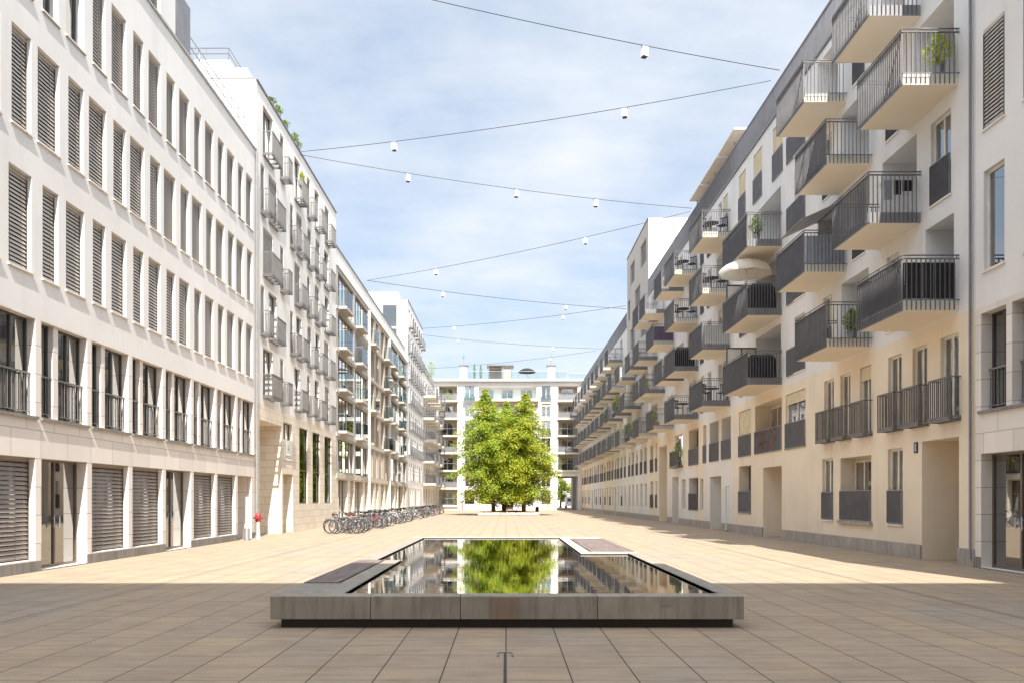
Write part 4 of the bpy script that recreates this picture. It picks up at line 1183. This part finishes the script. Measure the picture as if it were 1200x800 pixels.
for z0, n, st in clusters:
    for k in range(n):
        zz_ = z0+k*st
        yaw = (math.pi if rnd.random() < .4 else 0)+rnd.uniform(-.3, .3)
        if i in special: lab, fm, sm, sty = special[i]
        else:
            fm = rnd.choice(['dark_metal', 'white_paint', 'steel', 'black', 'bike_blue', 'red', 'black']); sm = 'black'; sty = rnd.choice((0, 0, 1))
            lab = {'dark_metal': 'dark grey bicycle', 'steel': 'silver bicycle', 'black': 'black bicycle', 'bike_blue': 'dark blue bicycle', 'white_paint': 'white bicycle', 'red': 'dark red bicycle'}[fm] + (' with wire basket' if sty else ' without basket') + (' in the nearer half of the long row' if z0 < 60 else ' in the far half of the long row')
        if z0 == 98.0 and k == 1: fm, lab, sty = 'bike_green', 'lime green bicycle at the far end of the row', 0
        make_bike(lab, -8.0+rnd.uniform(-.3, .3), zz_, yaw, fm, sm, sty, rnd.uniform(-.12, .12)); i += 1

# ================================================================== SMALL THINGS
# standpipe with red head, and steel bollard by the office door
t = thing('hydrant', 'grey standpipe with round red head beside the office corner', 'hydrant', (-10.55, 36.3, 0))
b = MB(); b.tube([(0, 0, 0), (0, 0, .12), (0, 0, .12001), (0, 0, .72)], [.13, .13, .09, .08], 0, 14); b.build('post', ['pale_metal'], t)
b = MB(); b.tube([(0, 0, .72), (0, 0, .78), (0, 0, 1.0), (0, 0, 1.08), (0, 0, 1.12)], [.08, .12, .13, .09, .04], 0, 16); b.tube([(-.19, 0, .9), (.19, 0, .9)], .045, 0, 10); b.tube([(0, -.19, .9), (0, 0, .9)], .05, 0, 10); b.build('head', ['red'], t)
t = thing('bollard', 'slim pale steel bollard in front of the office side door', 'bollard', (-10.6, 34.9, 0))
b = MB(); b.tube([(0, 0, 0), (0, 0, 1.75), (0, 0, 1.8)], [.07, .07, .02], 0, 14); b.build('post', ['pale_metal'], t)
b = MB(); b.tube([(0, 0, 0), (0, 0, .5)], .12, 0, 14); b.build('sleeve', ['mid_metal'], t)
t = thing('standpipe', 'thin pale vertical pipe post before the right hand wall', 'pipe', (XR-.15, 44.4, 0))
b = MB(); b.tube([(0, 0, 0), (0, 0, 2.35), (.12, 0, 2.35)], .03, 0, 8); b.build('pipe', ['pale_metal'], t)
b = MB(); b.tube([(0, 0, 0), (0, 0, .08)], .07, 0, 10); b.build('foot', ['mid_metal'], t)
t = thing('bollard', 'small red post standing left of the tree planter', 'bollard', (-6.5, 128, 0))
b = MB(); b.tube([(0, 0, 0), (0, 0, .9), (0, 0, .98)], [.09, .09, .03], 0, 10); b.build('post', ['red'], t)
t = thing('litter_bin', 'small dark bin at the right rear corner of the tree planter', 'bin', (3.35, 92.0, 0))
b = MB(); b.tube([(0, 0, .05), (0, 0, .75)], [.17, .20], 0, 12); b.tube([(0, 0, .75), (0, 0, .8), (0, 0, .86)], [.22, .2, .08], 0, 12); b.build('body', ['dark_metal'], t)
b = MB(); b.tube([(0, 0, 0), (0, 0, .05)], .06, 0, 8); b.build('foot', ['dark_metal'], t)

def plant(name, lab, loc, h=.7, r=.3, mats=('leaf_a', 'leaf_b', 'leaf_c'), pot='mid_metal', group=None, n=500, seed=1, box=None, cat='plant', leaf=1.0):
    rn = random.Random(seed); t = thing(name, lab, cat, loc, 0, group)
    b = MB()
    if box: b.box(-box[0]/2, box[0]/2, -box[1]/2, box[1]/2, 0, .25); ph = .25
    else: b.tube([(0, 0, 0), (0, 0, .28), (0, 0, .3)], [.12, .17, .17], 0, 12); ph = .3
    b.build('pot', [pot], t)
    b = MB(); s = MB()
    for k in range(n):
        a = rn.uniform(0, 6.28); u = rn.random()**.6; z = ph + h*rn.random()
        sx = box[0]/2 if box else r; sy = box[1]/2+.08 if box else r
        e = math.sin(math.pi*min(1, (z-ph)/h*.85+.12))
        c = Vector((sx*u*e*math.cos(a), sy*u*e*math.sin(a), z)); d = Vector((rn.gauss(0, 1), rn.gauss(0, 1), rn.gauss(.4, .6))).normalized(); w = d.cross(Vector((rn.gauss(0, 1), rn.gauss(0, 1), .5))).normalized(); l = rn.uniform(.07, .14)*leaf
        b.quad(c-d*l*.5, c+w*l*.22, c+d*l*.5, c-w*l*.22, rn.choice((0, 0, 1, 1, 2)))
    b.build('foliage', list(mats), t)
    for k in range(5): a = k*1.26; s.tube([(0, 0, ph-.02), (r*.4*math.cos(a), r*.4*math.sin(a), ph+h*.7)], .008, 0, 4)
    s.build('stem', ['bark'], t); return t
def cypress(lab, x, y, z, h, grp):
    return plant('cypress', lab, (x, y, z), h, .28, ('leaf_c', 'leaf_c', 'leaf_b'), 'terracotta', grp, 700, int(x*7), cat='plant')
OX = XR-.75
plant('potted_plant', 'yellow green shrub in a pot on the nearest upper balcony', (OX+.35, 22.15, 12.60), .85, .38, ('leaf_a', 'leaf_a', 'leaf_b'), seed=2)
plant('potted_plant', 'dark green leafy plant at the wall end of the balcony over the triple windows', (OX+.3, 27.5, 6.80), .7, .3, ('leaf_c', 'leaf_b', 'leaf_c'), seed=3)
plant('potted_plant', 'thin dark plant behind the rail of the balcony above the parasol', (OX-.2, 36.3, 12.60), .9, .3, ('leaf_c', 'leaf_c', 'leaf_b'), seed=4)
plant('potted_plant', 'round green bush on the small first floor balcony past the second doorway', (XR-.12, 56.9, 3.9), 1.3, .42, ('leaf_b', 'leaf_c', 'leaf_c'), seed=5)
plant('flower_box', 'bright yellow green planting spilling along a mid height far right balcony', (XR-1.2, 72.4, 6.80), 1.1, .5, ('leaf_a', 'leaf_b', 'leaf_c'), 'panel_metal', None, 900, 6, (1.1, 2.2))
plant('flower_box', 'tall mixed shrubs crowding a farther right balcony', (XR-1.2, 80.0, 9.70), 1.4, .5, ('leaf_a', 'leaf_b', 'leaf_c'), 'panel_metal', None, 900, 7, (.9, 1.6))
plant('flower_box', 'yellow flowering plant hung on the top white block balcony', (-XL+.25, 44.8, 18.0), .55, .3, ('leaf_a', 'leaf_a', 'leaf_a'), 'mid_metal', None, 350, 8, (.25, .8))
plant('potted_plant', 'green shrubs on the roof edge of the far left corner block', (-XL+.4, 120.0, 18.62), 2.0, .9, ('leaf_b', 'leaf_b', 'leaf_a'), seed=9, n=900)
plant('flower_box', 'green plants along the top left loggia of the far block', (-8.9, 130.75, 16.82), .9, .9, ('leaf_b', 'leaf_a', 'leaf_b'), 'mid_metal', None, 500, 10, (2.0, .3))
cypress('slim cypress on the far roof beside the left chimney', -4.9, 132.2, 20.0, 2.3, 'slim cypresses on the far roof')
cypress('slim cypress on the far roof nearer the pergola', -3.9, 132.2, 20.0, 2.2, 'slim cypresses on the far roof')
for k, (y, h) in enumerate(((40.4, .25), (41.6, .45), (43.0, .3), (44.9, .5), (45.6, .35))):
    plant('roof_shrub', ['nearest', 'second', 'third', 'fourth', 'farthest'][k]+' of the small dark shrubs along the white block roof', (-XL-.18, y, 20.12), h, .3, ('leaf_c', 'leaf_c', 'leaf_b'), 'mid_metal', 'shrubs along the white block roof', 250, 20+k)

for k, (z, h, l) in enumerate(((90.5, 9.7, 'leafy planting on a balcony in the far right block, third floor up'), (97.6, 12.6, 'planting high on the far right block'), (104.5, 6.8, 'low green planting on the far right block'), (64.0, 9.7, 'mixed shrubs on a balcony just before the right tower'), (60.0, 6.8, 'flower box low on the balcony before the tall doorway'))):
    plant('flower_box', l, (XR-1.2, z, h), .8, .4, ('leaf_a', 'leaf_b', 'leaf_c'), 'terracotta', None, 400, 60+k, (.5, 1.6))
# parasols
def parasol(lab, loc, r, h, mat, cat='parasol'):
    t = thing('parasol', lab, cat, loc)
    b = MB(); n = 8; m = 5
    for i in range(n):
        for j in range(m):
            def P(a, k):
                u = k/m; ang = 2*math.pi*a/n; rr = r*math.sin(u*1.25)/math.sin(1.25); return (rr*math.cos(ang), rr*math.sin(ang), h - r*.5*(1-math.cos(u*1.5)))
            b.quad(P(i, j), P(i+1, j), P(i+1, j+1), P(i, j+1))
        def E(a, dz): ang = 2*math.pi*a/n; return (r*math.cos(ang), r*math.sin(ang), h-r*.5*(1-math.cos(1.5))+dz)
        b.quad(E(i, 0), E(i+1, 0), E(i+1, -.10), E(i, -.10))
    b.build('canopy', [mat], t)
    b = MB(); b.tube([(0, 0, 0), (0, 0, h+.06)], .022, 0, 8); b.build('pole', ['slab_white'], t)
    b = MB(); b.tube([(0, 0, 0), (0, 0, .08)], .22, 0, 12); b.build('foot', ['grey_concrete'], t)
    b = MB()
    for i in range(n): a = 2*math.pi*i/n; b.tube([(.03, 0, h-.4) if False else (.03*math.cos(a), .03*math.sin(a), h-.5), (r*.62*math.cos(a), r*.62*math.sin(a), h-r*.17)], .007, 0, 4)
    b.build('ribs', ['slab_white'], t)
parasol('large open cream parasol over a right hand balcony', (XR-1.05, 37.6, 9.70), 1.18, 2.5, 'parasol')
parasol('dark open parasol on the roof of the far block', (3.3, 134, 20.0), 1.35, 2.2, 'black')

# covered barbecues and furniture
def cover(lab, loc, w, d, h, mat='black', name='covered_grill', cat='grill'):
    b = MB(); n = 10
    t = thing(name, lab, cat, loc)
    rn = random.Random(int(loc[1]*10))
    prof = [(1.0, 0), (1.02, .25), (.98, .6), (.93, .85), (.75, .96), (.35, 1.0)]
    rings = []
    for s_, z in prof:
        ring = []
        for k in range(20):
            a = 2*math.pi*k/20; c, s2 = math.cos(a), math.sin(a)
            e = .22; x = (abs(c)**e)*(1 if c >= 0 else -1); y = (abs(s2)**e)*(1 if s2 >= 0 else -1)
            f = 1+.035*math.sin(k*3.1+z*2)
            ring.append((x*w/2*s_*f, y*d/2*s_*f, z*h + (.03*math.sin(k*1.7) if 0 < z < 1 else 0)))
        rings.append(ring)
    for i in range(len(rings)-1):
        for k in range(20): k2 = (k+1) % 20; b.quad(rings[i][k], rings[i][k2], rings[i+1][k2], rings[i+1][k])
    b.poly(rings[-1]); b.build('cover', [mat], t)
    return t
cover('black cloth covered grill on the balcony under the parasol', (XR-.72, 36.5, 9.70), 1.15, .8, 1.12)
cover('black covered furniture on the balcony below the parasol', (XR-.72, 36.6, 6.80), 1.2, 1.0, 1.05, name='covered_furniture', cat='furniture')
cover('tall black covered furniture on the right balcony beyond, two columns on', (XR-.75, 52.2, 9.70), 1.2, 1.0, 1.2, name='covered_furniture', cat='furniture')

def screen(lab, col_a, col_b, h, z0, z1, mat, name='balcony_screen', near=True, hh=.95):
    t = thing(name, lab, 'screen', (XR, z0, h+.3)); b = MB()
    n = 14
    for k in range(n):
        a = -1.36+1.30*k/n; c = -1.36+1.30*(k+1)/n; ya = .06+.012*math.sin(k*2.1); yb = .06+.012*math.sin((k+1)*2.1)
        b.box(a, c, ya, ya+.008, .02, hh)
    b.build('sheet', [mat], t)
    b = MB(); b.box(-1.375, -1.365, .07, z1-z0-.1, .02, hh); b.build('side_sheet', [mat], t)
screen('black privacy cloth tied inside the rails of the lowest big balcony', 0, 0, 6.5, 21.85, 24.6, 'black')
screen('grey fabric screen inside the rails of the balcony under the grey awning', 0, 0, 9.4, 29.05, 31.95, 'greyblue')
screen('white reed screen behind the bars of a mid height balcony', 0, 0, 9.4, 44.1, 47.2, 'curtain')
screen('purple cloth hung inside a far right balcony rail', 0, 0, 12.3, 58.8, 61.8, 'purple')
screen('white boarded screen on a distant right balcony', 0, 0, 12.3, 76.4, 79.4, 'white_paint')

# folding awning over the balcony at z 29
t = thing('awning', 'grey fabric awning tilted out under the third large balcony', 'awning', (XR, 30.4, 11.7))
b = MB(); b.quad((-.02, -1.0, .25), (-1.35, -1.0, -.35), (-1.35, 1.3, -.35), (-.02, 1.3, .25)); b.quad((-.02, -1.0, .23), (-.02, 1.3, .23), (-1.35, 1.3, -.37), (-1.35, -1.0, -.37)); b.build('canopy', ['awning_cloth'], t)
b = MB(); b.tube([(-1.35, -1.02, -.36), (-1.35, 1.32, -.36)], .03, 0, 8); b.box(-.12, -.004, -1.02, 1.32, .2, .36); b.build('frame', ['mid_metal'], t)

# chairs and tables on balconies
def chair(lab, loc, yaw, mat='black', grp=None):
    t = thing('garden_chair', lab, 'chair', loc, yaw, grp)
    b = MB(); b.box(-.22, .22, -.22, .22, .42, .45); b.build('seat', [mat], t)
    b = MB()
    for k in range(5): b.box(-.2+.09*k, -.16+.09*k, .2, .22, .46, .88)
    b.box(-.22, .22, .195, .225, .88, .93); b.build('backrest', [mat], t)
    for sx in (-.2, .2):
        for sy in (-.2, .2): b = MB(); b.tube([(sx, sy, 0), (sx, sy, .42)], .013, 0, 6); b.build('leg', [mat], t)
def table(lab, loc, r=.38, mat='black'):
    t = thing('round_table', lab, 'table', loc)
    b = MB(); b.tube([(0, 0, .70), (0, 0, .73)], r, 0, 20); b.build('tabletop', [mat], t)
    b = MB(); b.tube([(0, 0, .02), (0, 0, .70)], .025, 0, 8); b.tube([(0, 0, 0), (0, 0, .02)], .2, 0, 14); b.build('pedestal', [mat], t)
sets = [(44.1, 12.3+.3, 'top'), (44.1, 9.4+5.8+.3, 'roof level'), (44.1, 6.8, 'lowest'), (51.4, 15.5, 'second column top'), (51.4, 12.6, 'second column middle'), (51.4, 6.8, 'second column lowest')]
nm = {0: 'first stack past the parasol, second from top', 1: 'first stack past the parasol, topmost', 2: 'first stack past the parasol, lowest',
      3: 'second stack past the parasol, topmost', 4: 'second stack past the parasol, second from top', 5: 'second stack past the parasol, lowest'}
for k, (z, h, s_) in enumerate(sets):
    table('black table on balcony in '+nm[k], (XR-.75, z+.95, h))
    chair('black chair by the rail, balcony in '+nm[k], (XR-1.15, z+.55, h), .5); chair('black chair by the wall, balcony in '+nm[k], (XR-.3, z+.5, h), -.7)
# clothes horse with washing
t = thing('clothes_rack', 'folding clothes rack with washing on a large balcony', 'clothes rack', (XR-.55, 24.3, 9.70))
b = MB()
for sx in (-.45, .45):
    b.tube([(sx, -.2, 0), (sx, .2, .95)], .01, 0, 5); b.tube([(sx, .2, 0), (sx, -.2, .95)], .01, 0, 5)
for k in range(6): y = -.25+.1*k; b.tube([(-.45, y, .95), (.45, y, .95)], .006, 0, 4)
b.build('frame', ['slab_white'], t)
for (x, w, hh_, mt) in ((-.4, .22, .55, 'greyblue'), (-.12, .2, .4, 'black'), (.12, .28, .3, 'black')):
    b = MB(); b.box(x, x+w, -.262, -.25, .95-hh_, .957); b.build('garment', [mt], t)
t = thing('satellite_dish', 'small pale satellite dish fixed beside the lower right balcony', 'dish', (XR-1.55, 24.0, 6.9)) if False else None

# foliage added behind the three tall panes to imitate reflected trees
for k, (a, c) in enumerate(((45.25, 47.15), (48.35, 50.25), (51.55, 53.5))):
    plant('reflection_foliage', 'foliage standing in for reflected trees behind the %s of the three tall panes' % ['nearest', 'middle', 'farthest'][k], (-XL-.58, (a+c)/2, 0.3), 5.2, .5, ('leaf_b', 'leaf_b', 'leaf_a'), 'panel_metal', 'foliage standing in for reflections in the tall panes', 3200, 40+k, (.7, 2.0), leaf=2.0)

# ================================================================== CAMERA, LIGHT, SKY
cam = bpy.data.cameras.new('Camera'); co = bpy.data.objects.new('Camera', cam); COL.objects.link(co)
co.location = (0, 0, EYE); co.rotation_euler = (R(90), 0, 0)
cam.lens = 30; cam.sensor_width = 36; cam.sensor_fit = 'HORIZONTAL'; cam.shift_x = 7/1200; cam.shift_y = 184/1200; cam.clip_end = 2000; cam.clip_start = .1
scene.camera = co

sv = Vector((.145, -.80, 1.0)).normalized()
el = math.asin(sv.z); az = math.atan2(sv.x, sv.y)
sun = bpy.data.lights.new('Sun', 'SUN'); so = bpy.data.objects.new('Sun', sun); COL.objects.link(so)
sun.energy = 5.0; sun.angle = R(.5); sun.color = (1, .95, .87)
so.rotation_euler = sv.to_track_quat('Z', 'Y').to_euler()

w = bpy.data.worlds.new('World'); scene.world = w; w.use_nodes = True; nt = w.node_tree
bg = nt.nodes['Background']
sky = nt.nodes.new('ShaderNodeTexSky'); sky.sky_type = 'NISHITA'; sky.sun_disc = False; sky.sun_elevation = el; sky.sun_rotation = az
sky.air_density = 1.0; sky.dust_density = 1.2; sky.ozone_density = 1.0
tc = nt.nodes.new('ShaderNodeTexCoord'); sp = nt.nodes.new('ShaderNodeSeparateXYZ'); nt.links.new(tc.outputs['Generated'], sp.inputs[0])
zc = mth(nt, 'ADD', mth(nt, 'MAXIMUM', sp.outputs[2], 0.0), .16)
cbx = nt.nodes.new('ShaderNodeCombineXYZ'); nt.links.new(mth(nt, 'DIVIDE', sp.outputs[0], zc), cbx.inputs[0]); nt.links.new(mth(nt, 'DIVIDE', sp.outputs[1], zc), cbx.inputs[1])
n1 = noise(nt, 1.1, 7, .58, (1.0, .75, 1), cbx.outputs[0]); n2 = noise(nt, 3.3, 6, .6, (.6, 1.6, 1), cbx.outputs[0])
cl = mth(nt, 'ADD', mth(nt, 'MULTIPLY', n1, .75), mth(nt, 'MULTIPLY', n2, .25))
fac = mth(nt, 'MULTIPLY', ramp(nt, cl, .42, .62), .85)
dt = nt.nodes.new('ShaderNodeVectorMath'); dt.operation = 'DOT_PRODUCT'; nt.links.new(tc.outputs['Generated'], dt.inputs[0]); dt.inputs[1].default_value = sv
fill_glow = mth(nt, 'ADD', 1.0, mth(nt, 'MULTIPLY', ramp(nt, dt.outputs['Value'], 0.0, .8), 3.0))  # clouds toward the sun, out of view, brightened as added fill light
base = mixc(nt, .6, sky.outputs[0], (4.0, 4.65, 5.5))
cm_ = nt.nodes.new('ShaderNodeVectorMath'); cm_.operation = 'SCALE'; cm_.inputs[0].default_value = (5.25, 5.45, 5.75); nt.links.new(fill_glow, cm_.inputs['Scale'])
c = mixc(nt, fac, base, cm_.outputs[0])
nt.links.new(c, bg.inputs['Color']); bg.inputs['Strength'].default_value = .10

vs = scene.view_settings; vs.view_transform = 'Standard'; vs.look = 'None'; vs.gamma = 1; vs.exposure = 0.90; vs.use_curve_mapping = False
scene.render.engine = 'CYCLES'
cy = scene.cycles; cy.max_bounces = 8; cy.diffuse_bounces = 4; cy.glossy_bounces = 4; cy.transparent_max_bounces = 12; cy.use_denoising = True
cy.caustics_reflective = False; cy.caustics_refractive = False
print('OBJS', len(bpy.data.objects))
